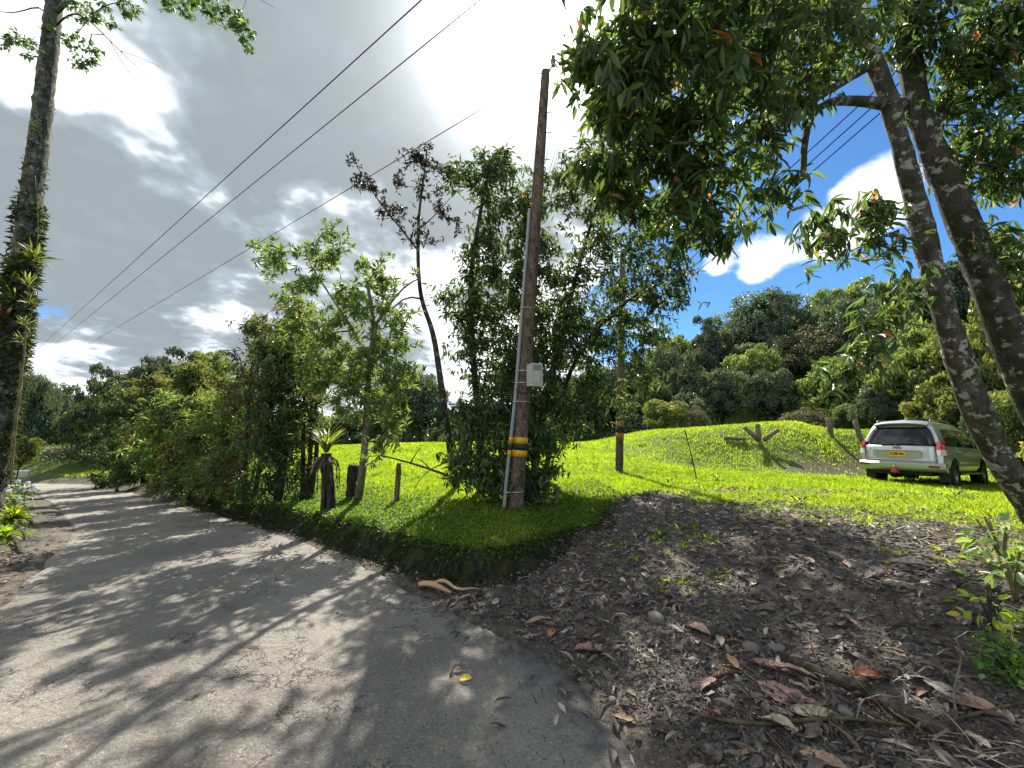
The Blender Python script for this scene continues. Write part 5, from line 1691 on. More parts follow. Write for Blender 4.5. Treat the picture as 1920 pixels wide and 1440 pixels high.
M_TYRE = plain('tyre', (0.015, 0.015, 0.016), 0.8, 0, 0.3, 0.3, 30, 0.3)
M_ALLOY = plain('alloy', (0.16, 0.165, 0.17), 0.35, 0.8, 0.5, 0.1)
M_PLATE = plain('plate_yellow', (0.72, 0.44, 0.02), 0.5, 0, 0.4, 0.08)
M_HITCH = plain('hitch_red', (0.45, 0.05, 0.045), 0.4, 0, 0.4, 0.15)

car_az = math.radians(61)
cpos = np.array([11.85, 12.05, 0.0])
fwd = np.array([math.sin(car_az), math.cos(car_az)])
lft = np.array([-fwd[1], fwd[0]])
wh = [cpos[:2] + fwd * a + lft * s for a in (1.02, 3.81) for s in (-.79, .79)]
zs = np.array([gz(*q) for q in wh])
car = thing('car', (cpos[0], cpos[1], float(zs.mean()) - 0.01), 'silver off-road car with yellow number plate parked on the grass terrace', 'car', None, PI / 2 - car_az)
slope = ((zs[2] + zs[3]) - (zs[0] + zs[1])) / 2 / 2.79
car.scale = (1.03, 1.03, 1.11)
roll = ((zs[1] + zs[3]) - (zs[0] + zs[2])) / 2 / 1.58
car.rotation_euler = (math.atan(roll) * 0.8, -math.atan(slope) * 0.8, PI / 2 - car_az)

# rear outline: distance of the tail from the bumper plane and half width at a height
ZS = [0.46, 0.60, 0.85, 1.02, 1.12, 1.40, 1.66, 1.79, 1.855, 1.875]
WS = [0.86, 0.925, 0.945, 0.938, 0.915, 0.825, 0.720, 0.640, 0.42, 0.0]
XR = [0.12, 0.03, 0.05, 0.07, 0.09, 0.23, 0.38, 0.48, 0.58, 0.62]


def wz(z):
    return float(np.interp(z, ZS, WS))


def xr(z, s=0.0):
    """tail surface; it curves forward towards the corners (s = -1..1)"""
    return float(np.interp(z, ZS, XR)) + 0.16 * abs(s) ** 3


def loft(name, levels, xf, mat, close_top):
    """closed shell between tail and nose through the given levels; xf(z) is its front"""
    b = MB()
    ns = 15
    rows = []
    nl = len(levels)
    for i in range(ns):
        t = i / (ns - 1)
        for side in (1,):
            pass
        sec = []
        for z in levels:
            w_ = wz(z)
            x0, x1 = xr(z, 1.0), xf(z)
            # rounded ends
            tt = t
            x = x0 + (x1 - x0) * tt
            wd = w_
            e = (x - x0) / 0.30
            if e < 1:
                wd *= 0.955 + 0.045 * math.sin(max(0, e) * PI / 2)
            e = (x1 - x) / 0.7
            if e < 1 and not close_top:
                wd *= 0.86 + 0.14 * math.sin(max(0, e) * PI / 2)
            zz_ = z
            if not close_top and z > 0.95 and x > 3.3:
                zz_ = z - 0.10 * sstep(3.3, 4.7, x) * (z - 0.95) / 0.17
            sec.append((x, wd, zz_))
        rows.append(sec)
    v = []
    for sec in rows:
        ring = [(x, -w_, z) for x, w_, z in sec] + [(x, w_, z) for x, w_, z in sec[::-1]]
        v += ring
    m = 2 * nl
    f = []
    for i in range(ns - 1):
        for j in range(m):
            q = (j + 1) % m
            f.append((i * m + j, (i + 1) * m + j, (i + 1) * m + q, i * m + q))
    b.add(v, f)
    # tail and nose: strips across, bulging at the tail
    for i, bulge in ((0, True), (ns - 1, False)):
        cols = 9
        grid = []
        for l in range(nl):
            x, w_, z = rows[i][l]
            for c in range(cols):
                s = -1 + 2 * c / (cols - 1)
                dx_ = -0.16 * (1 - abs(s) ** 3) if bulge else 0.16 * (1 - abs(s) ** 2)
                grid.append((x + dx_, s * w_, z))
        ff = []
        for l in range(nl - 1):
            for c in range(cols - 1):
                a_ = l * cols + c
                q = (a_, a_ + cols, a_ + cols + 1, a_ + 1) if i == 0 else (a_, a_ + 1, a_ + cols + 1, a_ + cols)
                ff.append(q)
        b.add(grid, ff)
        # close the sliver between the bulged strip and the ring at bottom and top
        for l in (0, nl - 1):
            x, w_, z = rows[i][l]
            fan = grid[l * cols:(l + 1) * cols]
            order = list(range(cols))
            b.add(fan, [tuple(order if (l == 0) == (i == 0) else order[::-1])])
    o = b.build(name, mat, car)
    bm = bmesh.new()
    bm.from_mesh(o.data)
    bmesh.ops.remove_doubles(bm, verts=bm.verts, dist=0.002)
    bmesh.ops.recalc_face_normals(bm, faces=bm.faces)
    bm.to_mesh(o.data)
    bm.free()
    return o


def xfront_low(z):
    return 4.70 - 0.12 * abs(z - 0.8)


def xfront_cab(z):
    return float(np.interp(z, [1.12, 1.79, 1.875], [3.62, 2.72, 2.45]))


body = loft('body', ZS[:5], xfront_low, m_paint, False)
cabin = loft('cabin', [1.115] + ZS[5:], xfront_cab, m_paint, True)
# wheel arches cut out of the body
cutters = []
for ax_ in (1.02, 3.81):
    cb = MB().tube([(ax_, -1.2, 0.40), (ax_, 1.2, 0.40)], 0.455, 28).build('cutter', M_TRIM, car)
    md = body.modifiers.new('arch', 'BOOLEAN')
    md.operation = 'DIFFERENCE'
    md.object = cb
    md.solver = 'EXACT'
    cutters.append(cb)
bpy.context.view_layer.update()
dg = bpy.context.evaluated_depsgraph_get()
me = bpy.data.meshes.new_from_object(body.evaluated_get(dg))
body.modifiers.clear()
body.data = me
for c in cutters:
    bpy.data.objects.remove(c)
for o in (body, cabin):
    o.data.polygons.foreach_set('use_smooth', np.ones(len(o.data.polygons), bool))
    o.data.set_sharp_from_angle(angle=math.radians(38))


def cbox(name, lo, hi, mat, parent=None, bev=0.0):
    o = MB().box(lo, hi).build(name, mat, parent or car, smooth=False)
    if bev:
        bevel(o, bev, 3)
    return o


def tail_patch(name, outline, mat, parent=None, lift=0.006, thick=0.02, nz=7, ny=9):
    """panel lying on the tail: outline(t) -> (z, y_left, y_right)"""
    b = MB()
    v = []
    for back in (0, 1):
        for i in range(nz):
            z, ya, yb = outline(i / (nz - 1))
            for j in range(ny):
                y = ya + (yb - ya) * j / (ny - 1)
                v.append((xr(z, y / max(wz(z), .1)) - lift + back * thick, y, z))
    n_ = nz * ny
    f = []
    for i in range(nz - 1):
        for j in range(ny - 1):
            a_ = i * ny + j
            f.append((a_, a_ + ny, a_ + ny + 1, a_ + 1))
            f.append((n_ + a_, n_ + a_ + 1, n_ + a_ + ny + 1, n_ + a_ + ny))
    rim = [j for j in range(ny)] + [i * ny + ny - 1 for i in range(1, nz)] + [(nz - 1) * ny + j for j in range(ny - 2, -1, -1)] + [i * ny for i in range(nz - 2, 0, -1)]
    for p, q in zip(rim, rim[1:] + rim[:1]):
        f.append((p, q, n_ + q, n_ + p))
    b.add(v, f)
    return b.build(name, mat, parent or car)


def frame_strip(name, ya, yb, z0, z1, mat, parent, lift):
    return tail_patch(name, lambda t: (z0 + (z1 - z0) * t, ya, yb), mat, parent, lift, 0.012, 6, 6)


# tailgate with its shut lines
gate = tail_patch('tailgate', lambda t: (0.70 + 0.44 * t, 0.79 - 0.02 * t, -0.79 + 0.02 * t), m_paint, None, 0.012, 0.03, 9, 13)
tail_patch('shut_line', lambda t: (0.685 + 0.46 * t, 0.80 - 0.02 * t, -0.80 + 0.02 * t), M_GAP, gate, 0.005, 0.01, 9, 13)
glass = tail_patch('rear_window', lambda t: (1.15 + 0.50 * t, (0.775 - 0.145 * t - 0.07 * t ** 6), -(0.775 - 0.145 * t - 0.07 * t ** 6)), m_cglass, None, 0.010, 0.03, 8, 13)
tail_patch('window_seal', lambda t: (1.138 + 0.525 * t, (0.795 - 0.145 * t - 0.06 * t ** 6), -(0.795 - 0.145 * t - 0.06 * t ** 6)), M_TRIM, glass, 0.004, 0.02, 8, 13)
cbox('wiper', (xr(1.2) - 0.045, -0.02, 1.17), (xr(1.2) - 0.02, 0.50, 1.19), M_TRIM, glass, 0.004)
# spoiler over the window
b = MB()
v = []
for y in np.linspace(-0.60, 0.60, 11):
    s_ = abs(y / 0.60)
    e = s_ ** 3 * 0.12
    d_ = -0.055 * s_ ** 3
    v += [(0.30 + e, y, 1.745 + d_), (0.275 + e, y, 1.775 + d_), (0.40 + e, y, 1.825 + d_), (0.66, y, 1.866 + d_ * 1.2), (0.52, y, 1.74 + d_)]
f = [(i * 5 + j, i * 5 + (j + 1) % 5, (i + 1) * 5 + (j + 1) % 5, (i + 1) * 5 + j) for i in range(10) for j in range(5)] + [(0, 1, 2, 3, 4), (54, 53, 52, 51, 50)]
b.add(v, f).build('spoiler', m_paint, car, smooth=False)
# rear bumper
b = MB()
v = []
for y in np.linspace(-0.95, 0.95, 21):
    s = abs(y / 0.95)
    e = 0.20 * s ** 4
    for x, z in ((-0.055, 0.50), (-0.085, 0.56), (-0.085, 0.655), (-0.03, 0.70), (0.14, 0.70), (0.14, 0.46), (0.03, 0.455)):
        v.append((x + e, y * (1.0 if z < 0.68 else 0.99), z))
nq = 7
f = [(i * nq + j, (i + 1) * nq + j, (i + 1) * nq + (j + 1) % nq, i * nq + (j + 1) % nq) for i in range(20) for j in range(nq)] + [tuple(range(nq)), tuple(20 * nq + j for j in range(nq))[::-1]]
bump_ = b.add(v, f).build('rear_bumper', m_paint, car)
bump_.data.set_sharp_from_angle(angle=math.radians(40))
for s in (1, -1):
    o = cbox('reflector', (-0.092 + 0.11, min(s * 0.66, s * 0.87), 0.575), (-0.04 + 0.11, max(s * 0.66, s * 0.87), 0.628), M_REFL, bump_, 0.005)
    o.location.x = -0.085
    # side panel between tail light and bumper
    yy = (min(s * 0.79, s * 0.955), max(s * 0.79, s * 0.955))
    # tail lights: red upper, clear lower, wrapping the corner
    for z0, z1, nm, mt in ((1.05, 1.27, 'tail_light', M_RED), (0.90, 1.045, 'reversing_light', M_CLEAR)):
        b = MB()
        v = []
        for z in (z0, (z0 + z1) / 2, z1):
            wv = wz(z)
            for y, x in ((0.80, xr(z, .85) - 0.022), (0.87, xr(z, .93) - 0.018), (wv + 0.012, xr(z, 1.0) + 0.05), (wv + 0.014, xr(z, 1) + 0.20), (wv - 0.05, xr(z, 1) + 0.20), (0.80, xr(z, 1) + 0.1)):
                v.append((x, s * y, z))
        f = []
        for i in range(2):
            for j in range(6):
                q = (j + 1) % 6
                f.append((i * 6 + j, i * 6 + q, (i + 1) * 6 + q, (i + 1) * 6 + j) if s < 0 else (i * 6 + j, (i + 1) * 6 + j, (i + 1) * 6 + q, i * 6 + q))
        f += [(0, 1, 2, 3, 4, 5), (12, 13, 14, 15, 16, 17)]
        o = b.add(v, f).build(nm, mt, car, smooth=False)
        if nm == 'tail_light':
            zc_ = (z0 + z1) / 2
            cbox('divider', (xr(zc_, .9) - 0.03, min(s * 0.80, s * 0.93), zc_ - 0.008), (xr(zc_, .9) + 0.1, max(s * 0.80, s * 0.93), zc_ + 0.006), M_CLEAR, o)
# plate, its garnish and the emblem
x_p = xr(0.88) - 0.02
gar = cbox('plate_surround', (x_p - 0.012, -0.50, 0.80), (x_p + 0.01, 0.50, 1.02), m_paint, gate, 0.01)
cbox('garnish', (x_p - 0.042, -0.54, 0.995), (x_p + 0.0, 0.54, 1.03), M_CHROME, gate, 0.01)
for s in (1, -1):
    cbox('garnish_end', (x_p - 0.03, min(s * .50, s * .54), 0.84), (x_p, max(s * .50, s * .54), 0.994), M_CHROME, gate, 0.008)
plate = cbox('number_plate', (x_p - 0.030, -0.185, 0.835), (x_p - 0.016, 0.185, 0.985), M_PLATE, gate, 0.006)
cu = bpy.data.curves.new('plate_text', 'FONT')
cu.body = 'KDM-966'
cu.size = 0.105
cu.align_x = 'CENTER'
cu.align_y = 'CENTER'
cu.extrude = 0.001
cu.offset = 0.0022
to = bpy.data.objects.new('plate_text', cu)
COL.objects.link(to)
bpy.context.view_layer.update()
tme = bpy.data.meshes.new_from_object(to.evaluated_get(bpy.context.evaluated_depsgraph_get()))
bpy.data.objects.remove(to)
tme.materials.clear()
tme.materials.append(M_BLACK)
to = link('plate_characters', tme, plate)
to.matrix_local = Matrix(((0, 0, -1, x_p - 0.0325), (-0.74, 0, 0, 0), (0, 1, 0, 0.912), (0, 0, 0, 1)))
# emblem: three chrome ovals
em = MB()


def oval(cy, cz, ry, rz2, r=0.007):
    a_ = np.linspace(0, 2 * PI, 25)
    em.tube(np.stack([np.full(25, 0.0), cy + ry * np.cos(a_), cz + rz2 * np.sin(a_)], 1), r, 5, cap=False)


oval(0, 0, 0.088, 0.058, 0.009)
oval(0, 0, 0.026, 0.055, 0.008)
oval(0, 0.022, 0.062, 0.020, 0.008)
eo = em.build('emblem', plain('emblem_chrome', (0.30, 0.31, 0.32), 0.2, 1.0, 0.5, 0.04), gate)
eo.location = (xr(1.08) - 0.035, 0, 1.075)


# side glass, doors
def side_patch(name, poly, s, mat, parent=None, lift=0.006, thick=0.018):
    """flat-sided panel on the car's flank: poly of (x, z)"""
    b = MB()
    n_ = len(poly)
    v = [(x, s * (wz(z) + lift), z) for x, z in poly] + [(x, s * (wz(z) + lift - thick), z) for x, z in poly]
    f = [tuple(range(n_)) if s < 0 else tuple(range(n_))[::-1], tuple(range(n_, 2 * n_))[::-1] if s < 0 else tuple(range(n_, 2 * n_))]
    if n_ == 6:
        f = [(0, 1, 2, 5), (5, 2, 3, 4), (11, 8, 7, 6), (10, 9, 8, 11)]
        if s > 0:
            f = [q[::-1] for q in f]
    f += [(i, (i + 1) % n_, n_ + (i + 1) % n_, n_ + i) for i in range(n_)]
    b.add(v, f)
    return b.build(name, mat, parent or car, smooth=False)


for s in (1, -1):
    q = side_patch('quarter_window', [(0.50, 1.15), (1.28, 1.15), (1.27, 1.40), (1.26, 1.62), (0.86, 1.62), (0.68, 1.40)], s, m_cglass, None, 0.012)
    d1 = side_patch('rear_door', [(1.40, 0.62), (2.28, 0.62), (2.28, 1.12), (1.36, 1.12)], s, m_paint, None, 0.008)
    d2 = side_patch('front_door', [(2.31, 0.62), (3.32, 0.62), (3.40, 1.12), (2.31, 1.12)], s, m_paint, None, 0.008)
    side_patch('door_window', [(1.36, 1.15), (2.22, 1.15), (2.20, 1.40), (2.16, 1.63), (1.34, 1.63), (1.35, 1.40)], s, m_cglass, d1, 0.012)
    side_patch('door_window', [(2.32, 1.15), (3.34, 1.15), (3.08, 1.40), (2.80, 1.62), (2.26, 1.63), (2.29, 1.40)], s, m_cglass, d2, 0.012)
    for d, x in ((d1, 1.50), (d2, 2.42)):
        cbox('handle', (x, min(s * .94, s * .975), 0.98), (x + 0.2, max(s * .94, s * .975), 1.015), m_paint, d, 0.008)
    side_patch('shut_line', [(2.282, 0.60), (2.308, 0.60), (2.308, 1.13), (2.282, 1.13)], s, M_GAP, d2, 0.003)
    cbox('side_step', (1.50, min(s * .80, s * .97), 0.40), (3.32, max(s * .80, s * .97), 0.44), M_ALLOY, None, 0.01)
    mir = cbox('door_mirror', (3.12, min(s * .93, s * 1.14), 1.12), (3.27, max(s * .93, s * 1.14), 1.31), M_TRIM, None, 0.03)
    cbox('mirror_cap', (3.20, min(s * .97, s * 1.15), 1.20), (3.285, max(s * .97, s * 1.15), 1.32), m_paint, mir, 0.03)
    # roof rail
    MB().tube(curve_pts([(0.66, s * 0.60, 1.80), (0.74, s * 0.60, 1.885), (1.6, s * 0.605, 1.90), (2.4, s * 0.60, 1.88), (2.52, s * 0.60, 1.81)], 0.12), 0.018, 8).build('roof_rail', M_ALLOY, car)
    # mud flap
    cbox('mud_flap', (0.48, min(s * .70, s * .93), 0.20), (0.50, max(s * .70, s * .93), 0.56), M_TRIM, None, 0.004)
side_patch('fuel_flap', [(0.62, 0.93), (0.80, 0.93), (0.80, 1.08), (0.62, 1.08)], -1, m_paint, None, 0.005)
# underbody, silencer, hitch
cbox('underbody', (0.25, -0.62, 0.34), (4.3, 0.62, 0.52), M_TRIM, None, 0.03)
MB().tube([(0.35, 0.25, 0.36), (0.45, 0.25, 0.36), (0.9, 0.25, 0.36), (1.0, 0.25, 0.36)], [0.05, 0.12, 0.12, 0.05], 12).build('silencer', M_TRIM, car)
hit = cbox('tow_hitch', (-0.16, -0.0, 0.40), (0.10, 0.14, 0.52), M_HITCH, None, 0.01)
MB().tube([(-0.12, 0.07, 0.52), (-0.12, 0.07, 0.55), (-0.12, 0.07, 0.575), (-0.12, 0.07, 0.60)], [0.02, 0.016, 0.032, 0.012], 10).build('tow_ball', M_STEEL, hit)


def wheel(x, s):
    def ring(prof, nm, mt, parent):
        b_ = MB()
        na = 32
        v_ = []
        for a_ in np.linspace(0, 2 * PI, na, endpoint=False):
            for r, y in prof:
                v_.append((r * math.cos(a_), y * s, r * math.sin(a_)))
        np_ = len(prof)
        f_ = [(i * np_ + j, i * np_ + j + 1, ((i + 1) % na) * np_ + j + 1, ((i + 1) % na) * np_ + j) for i in range(na) for j in range(np_ - 1)]
        b_.add(v_, f_)
        return b_.build(nm, mt, parent)
    hub = ring([(0.02, 0.09), (0.06, 0.10), (0.085, 0.09), (0.085, 0.02)], 'wheel', M_ALLOY, car)
    hub.location = (x, s * 0.80, 0.385)
    ring([(0.24, -0.12), (0.35, -0.13), (0.385, -0.10), (0.385, 0.10), (0.355, 0.13), (0.26, 0.135), (0.245, 0.10)], 'tyre', M_TYRE, hub)
    rim = ring([(0.225, -0.11), (0.24, -0.12), (0.245, 0.11), (0.23, 0.12), (0.215, 0.10), (0.215, -0.05), (0.0, -0.05)], 'rim', M_ALLOY, hub)
    for j in range(6):
        a_ = j * PI / 3
        R3 = np.array([[math.cos(a_), 0, -math.sin(a_)], [0, 1, 0], [math.sin(a_), 0, math.cos(a_)]])
        MB().box((0.05, min(s * 0.07, s * 0.095), -0.03), (0.225, max(s * 0.07, s * 0.095), 0.03), 0, R3).build('spoke', M_ALLOY, hub, smooth=False)


for x in (1.02, 3.81):
    for s in (1, -1):
        wheel(x, s)
# front lamps and grille so the nose is whole
for s in (1, -1):
    cbox('headlight', (4.36, min(s * .60, s * .83), 0.84), (4.60, max(s * .60, s * .83), 1.0), M_CLEAR, None, 0.03)
cbox('grille', (4.70, -0.5, 0.72), (4.80, 0.5, 0.98), M_TRIM, None, 0.02)
wsc = MB().add([(3.60, -0.80, 1.15), (3.60, 0.80, 1.15), (2.86, 0.68, 1.70), (2.86, -0.68, 1.70), (3.55, -0.80, 1.13), (3.55, 0.80, 1.13), (2.80, 0.68, 1.68), (2.80, -0.68, 1.68)],
               [(0, 1, 2, 3), (7, 6, 5, 4), (0, 4, 5, 1), (1, 5, 6, 2), (2, 6, 7, 3), (3, 7, 4, 0)])
ws = wsc.build('windscreen', m_cglass, car, smooth=False)
ws.location = (0.05, 0, 0.01)

# ================================================================ what lies and grows on the ground
rng = np.random.default_rng(91)


def scatter(n, r0, r1, az0, az1, rng, power=1.0):
    """points thinning out with distance (even in the logarithm of distance)"""
    r = r0 * (r1 / r0) ** (rng.uniform(0, 1, n) ** power)
    a = np.radians(rng.uniform(az0, az1, n))
    return r * np.sin(a), r * np.cos(a), r


# ---- lawn grass
x, y, r = scatter(560000, 3.2, 34, -66, 66, rng, 0.75)
h, mk = land(x, y)
g = mk['grass']
keep = (rng.uniform(0, 1, len(x)) < g ** 1.3) & (mk['far'] < 0.6) & ~((mk['dB'] < 0.1) & (x < 1.6) & (mk['dR'] > 0)) & (mk['dL'] < 14)
x, y, h, r, g = x[keep], y[keep], h[keep], r[keep], g[keep]
n = len(x)
pn = fbm(x * 1.7, y * 1.7, 71)
pn = pn * 0.6 + 0.6 * fbm(x * 0.45, y * 0.45, 76)
L = (0.045 + 0.035 * rng.uniform(0, 1, n)) * (1 + 0.5 * pn) * np.interp(r, [4, 10, 30], [1.0, 1.25, 2.0])
W = np.interp(r, [3, 8, 30], [0.007, 0.014, 0.045]) * rng.uniform(0.7, 1.3, n)
ax = unit(np.stack([rng.normal(0, 0.55, n), rng.normal(0, 0.55, n), np.full(n, 1.0)], 1))
nr = unit(np.stack([rng.normal(size=n), rng.normal(size=n), 0.25 * rng.normal(size=n)], 1))
rnd = np.clip(0.5 + 0.35 * pn + rng.normal(0, 0.22, n), 0, 1)
me = leaves_mesh('grass', np.stack([x, y, h - 0.006], 1), ax, nr, L, W, G_GRASS, rnd, BLADE)
tag(link('grass', me), 'short bright green grass covering the lawn, mound and terrace', 'grass', None, 'stuff')

# ---- taller tufts and broad weeds that break up the lawn
x, y, r = scatter(3600, 6.0, 26, -40, 60, rng, 0.8)
h, mk = land(x, y)
keep = (mk['grass'] > 0.6) & (mk['far'] < 0.4) & (mk['dR'] > 1.0) & (fbm(x * 0.8, y * 0.8, 77) > -0.05)
P_ = np.repeat(np.stack([x, y, h], 1)[keep], 11, 0)
rr2 = np.repeat(r[keep], 11)
n = len(P_)
ax = unit(np.stack([rng.normal(size=n), rng.normal(size=n), rng.uniform(0.5, 1.8, n)], 1))
sz = np.repeat(rng.uniform(0.6, 1.5, keep.sum()), 11) * np.interp(rr2, [6, 25], [1.0, 1.5])
me = leaves_mesh('lawn_tufts', P_ + rng.normal(size=(n, 3)) * np.array([.03, .03, 0]), ax, rdir(rng, n), rng.uniform(0.04, 0.10, n) * sz, rng.uniform(0.010, 0.020, n) * sz, G_GRASS, np.clip(np.repeat(rng.uniform(0.0, 0.8, keep.sum()), 11) + rng.normal(0, .12, n), 0, 1))
tag(link('lawn_tufts', me), 'taller grass tufts and broad weeds breaking up the lawn', 'grass', None, 'stuff')

# ---- broad-leaved ground cover on the bank top and hanging over its lip
x, y, r = scatter(150000, 3.6, 16, -64, 20, rng, 0.8)
h, mk = land(x, y)
w_ = sstep(0.10, 0.28, mk['dB']) * sstep(2.6, 1.2, mk['dB'] + 0.6 * fbm(x, y, 72)) * (x < 2.0)
lf = (sstep(0.5, 1.1, mk['dL']) * sstep(5, 2, mk['dL'])) * (fbm(x * 2, y * 2, 73) > -0.1) * 0.8
keep = (rng.uniform(0, 1, len(x)) < np.maximum(w_, lf)) & (mk['dR'] > 0.1) | ((mk['dL'] > 0.5) & (rng.uniform(0, 1, len(x)) < lf))
x, y, h, r = x[keep], y[keep], h[keep], r[keep]
n = len(x)
ax = unit(np.stack([rng.normal(size=n), rng.normal(size=n) - 0.3, 0.25 + 0.3 * rng.normal(size=n)], 1))
nr = unit(np.stack([0.6 * rng.normal(size=n), 0.6 * rng.normal(size=n), np.full(n, 1.0)], 1))
L = rng.uniform(0.022, 0.048, n) * np.interp(r, [4, 14], [1.0, 1.9])
me = leaves_mesh('ground_cover', np.stack([x, y, h + rng.uniform(0.0, 0.05, n)], 1), ax, nr, L, L * 0.75, G_COVER, np.clip(0.5 + 0.25 * fbm(x * 2, y * 2, 74) + rng.normal(0, .2, n), 0, 1))
tag(link('ground_cover', me), 'low round-leaved ground cover growing over the top of the bank', 'ground cover', None, 'stuff')

# ---- moss, roots and grass hanging down the cut face
bp_ = resample(BANK[:-3], 4000)
i = rng.integers(300, len(bp_), 60000)
ofs = rng.uniform(-0.05, 0.34, 60000)
tg = np.gradient(bp_, axis=0)[i]
nv = unit(np.stack([-tg[:, 1], tg[:, 0]], 1))
x, y = bp_[i, 0] + nv[:, 0] * ofs, bp_[i, 1] + nv[:, 1] * ofs
h, mk = land(x, y)
keep = (mk['dB'] > 0.0) & (mk['dB'] < 0.34) & (np.hypot(x, y) < 16) & (mk['dR'] > 0) & (fbm(x * 2.5, y * 2.5 + h * 3, 75) > -0.35)
x, y, h, nv, t_ = x[keep], y[keep], h[keep], nv[keep], (mk['dB'][keep] / 0.3)
n = len(x)
ax = unit(np.stack([-nv[:, 0] * 0.5 + .35 * rng.normal(size=n), -nv[:, 1] * 0.5 + .35 * rng.normal(size=n), -0.75 + 0.3 * rng.normal(size=n)], 1))
nr = unit(np.stack([-nv[:, 0], -nv[:, 1], np.full(n, 0.4)], 1) + 0.4 * rng.normal(size=(n, 3)))
L = rng.uniform(0.03, 0.10, n) * (0.6 + 0.6 * np.clip(t_, 0, 1))
me = leaves_mesh('bank_moss', np.stack([x, y, h + 0.01], 1), ax, nr, L, L * rng.uniform(0.10, 0.35, n), G_MOSS, np.clip(0.15 + 0.5 * t_ + rng.normal(0, .2, n), 0, 1))
tag(link('bank_moss', me), 'dark moss and grass hanging down the cut face of the bank', 'moss', None, 'stuff')


# ---- bare roots hanging down the cut face
i = rng.integers(600, len(bp_), 420)
tg = np.gradient(bp_, axis=0)[i]
nv = unit(np.stack([-tg[:, 1], tg[:, 0]], 1))
x, y = bp_[i, 0] + nv[:, 0] * 0.16, bp_[i, 1] + nv[:, 1] * 0.16
h, mk = land(x, y)
keep = (mk['dR'] > 0) & (np.hypot(x, y) < 12)
x, y, h, nv = x[keep], y[keep], h[keep], nv[keep]
n = len(x)
ax = unit(np.stack([-nv[:, 0] * 0.45 + .2 * rng.normal(size=n), -nv[:, 1] * 0.45 + .2 * rng.normal(size=n), np.full(n, -0.8)], 1))
me = leaves_mesh('bank_roots', np.stack([x, y, h + 0.03], 1), ax, np.stack([-nv[:, 0], -nv[:, 1], np.full(n, 0.3)], 1), rng.uniform(0.10, 0.30, n), rng.uniform(0.004, 0.010, n), G_MOSS, rng.uniform(0.2, 1, n), BLADE3)
tag(link('bank_roots', me), 'thin bare roots hanging down the cut face of the bank', 'roots', None, 'stuff')


def litter_density(x, y, mk):
    d = sstep(0.0, 0.25, mk['dR']) * (1 - sstep(0.0, 0.2, mk['dB']) * (x < 1.8)) * (mk['dB'] < 2.5)
    d = d * (1 - 0.75 * mk['grass'])
    dl = sstep(0.0, 0.25, mk['dL']) * sstep(3.0, 1.0, mk['dL']) * 0.9
    return np.maximum(d, dl)


# ---- gravel: small stones
def stone_tpl(rng, k):
    bm = bmesh.new()
    bmesh.ops.create_icosphere(bm, subdivisions=1, radius=0.5)
    v = np.array([tuple(q.co) for q in bm.verts])
    f = np.array([[q.index for q in t.verts] for t in bm.faces])
    bm.free()
    v *= (1 + 0.22 * rng.normal(size=(len(v), 1)))
    return v, f


M_STONE, k, out = new_mat('gravel_stone')
f_ = k.node('ShaderNodeAttribute', attribute_name='rnd').outputs['Fac']
k.put(out.inputs[0], principled(k, k.ramp(f_, [(0, (0.022, 0.022, 0.020)), (0.5, (0.062, 0.060, 0.054)), (0.85, (0.125, 0.12, 0.108)), (1, (0.26, 0.25, 0.23))]), 0.8, 0, 0.3))
x, y, r = scatter(52000, 1.7, 8, -40, 64, rng, 1.0)
h, mk = land(x, y)
keep = rng.uniform(0, 1, len(x)) < litter_density(x, y, mk)
x, y, h, r = x[keep], y[keep], h[keep], r[keep]
vs, fs, rs, off = [], [], [], 0
for kk in range(4):
    tv, tf = stone_tpl(rng, kk)
    sel = np.arange(len(x)) % 4 == kk
    m_ = sel.sum()
    s = rng.lognormal(math.log(0.0145), 0.45, m_) * np.interp(r[sel], [2, 8], [0.9, 1.5])
    sc = s[:, None] * np.array([1, 1, 0.65]) * rng.uniform(0.7, 1.3, (m_, 3))
    a_ = rng.uniform(0, 6.28, m_)
    q = tv[None] * sc[:, None, :]
    qx = q[..., 0] * np.cos(a_)[:, None] - q[..., 1] * np.sin(a_)[:, None]
    qy = q[..., 0] * np.sin(a_)[:, None] + q[..., 1] * np.cos(a_)[:, None]
    P_ = np.stack([qx + x[sel][:, None], qy + y[sel][:, None], q[..., 2] + (h[sel] + s * 0.12)[:, None]], -1).reshape(-1, 3)
    vs.append(P_)
    fs.append((tf[None] + (np.arange(m_) * len(tv))[:, None, None]).reshape(-1, 3) + off)
    rs.append(np.repeat(np.clip(rng.normal(0.45, 0.25, m_), 0, 1), len(tf)))
    off += len(P_)
me = fast_mesh('gravel', np.concatenate(vs), np.concatenate(fs), M_STONE, np.concatenate(rs), False)
tag(link('gravel', me), 'dark gravel and pebbles spread over the driveway mouth', 'gravel', None, 'stuff')

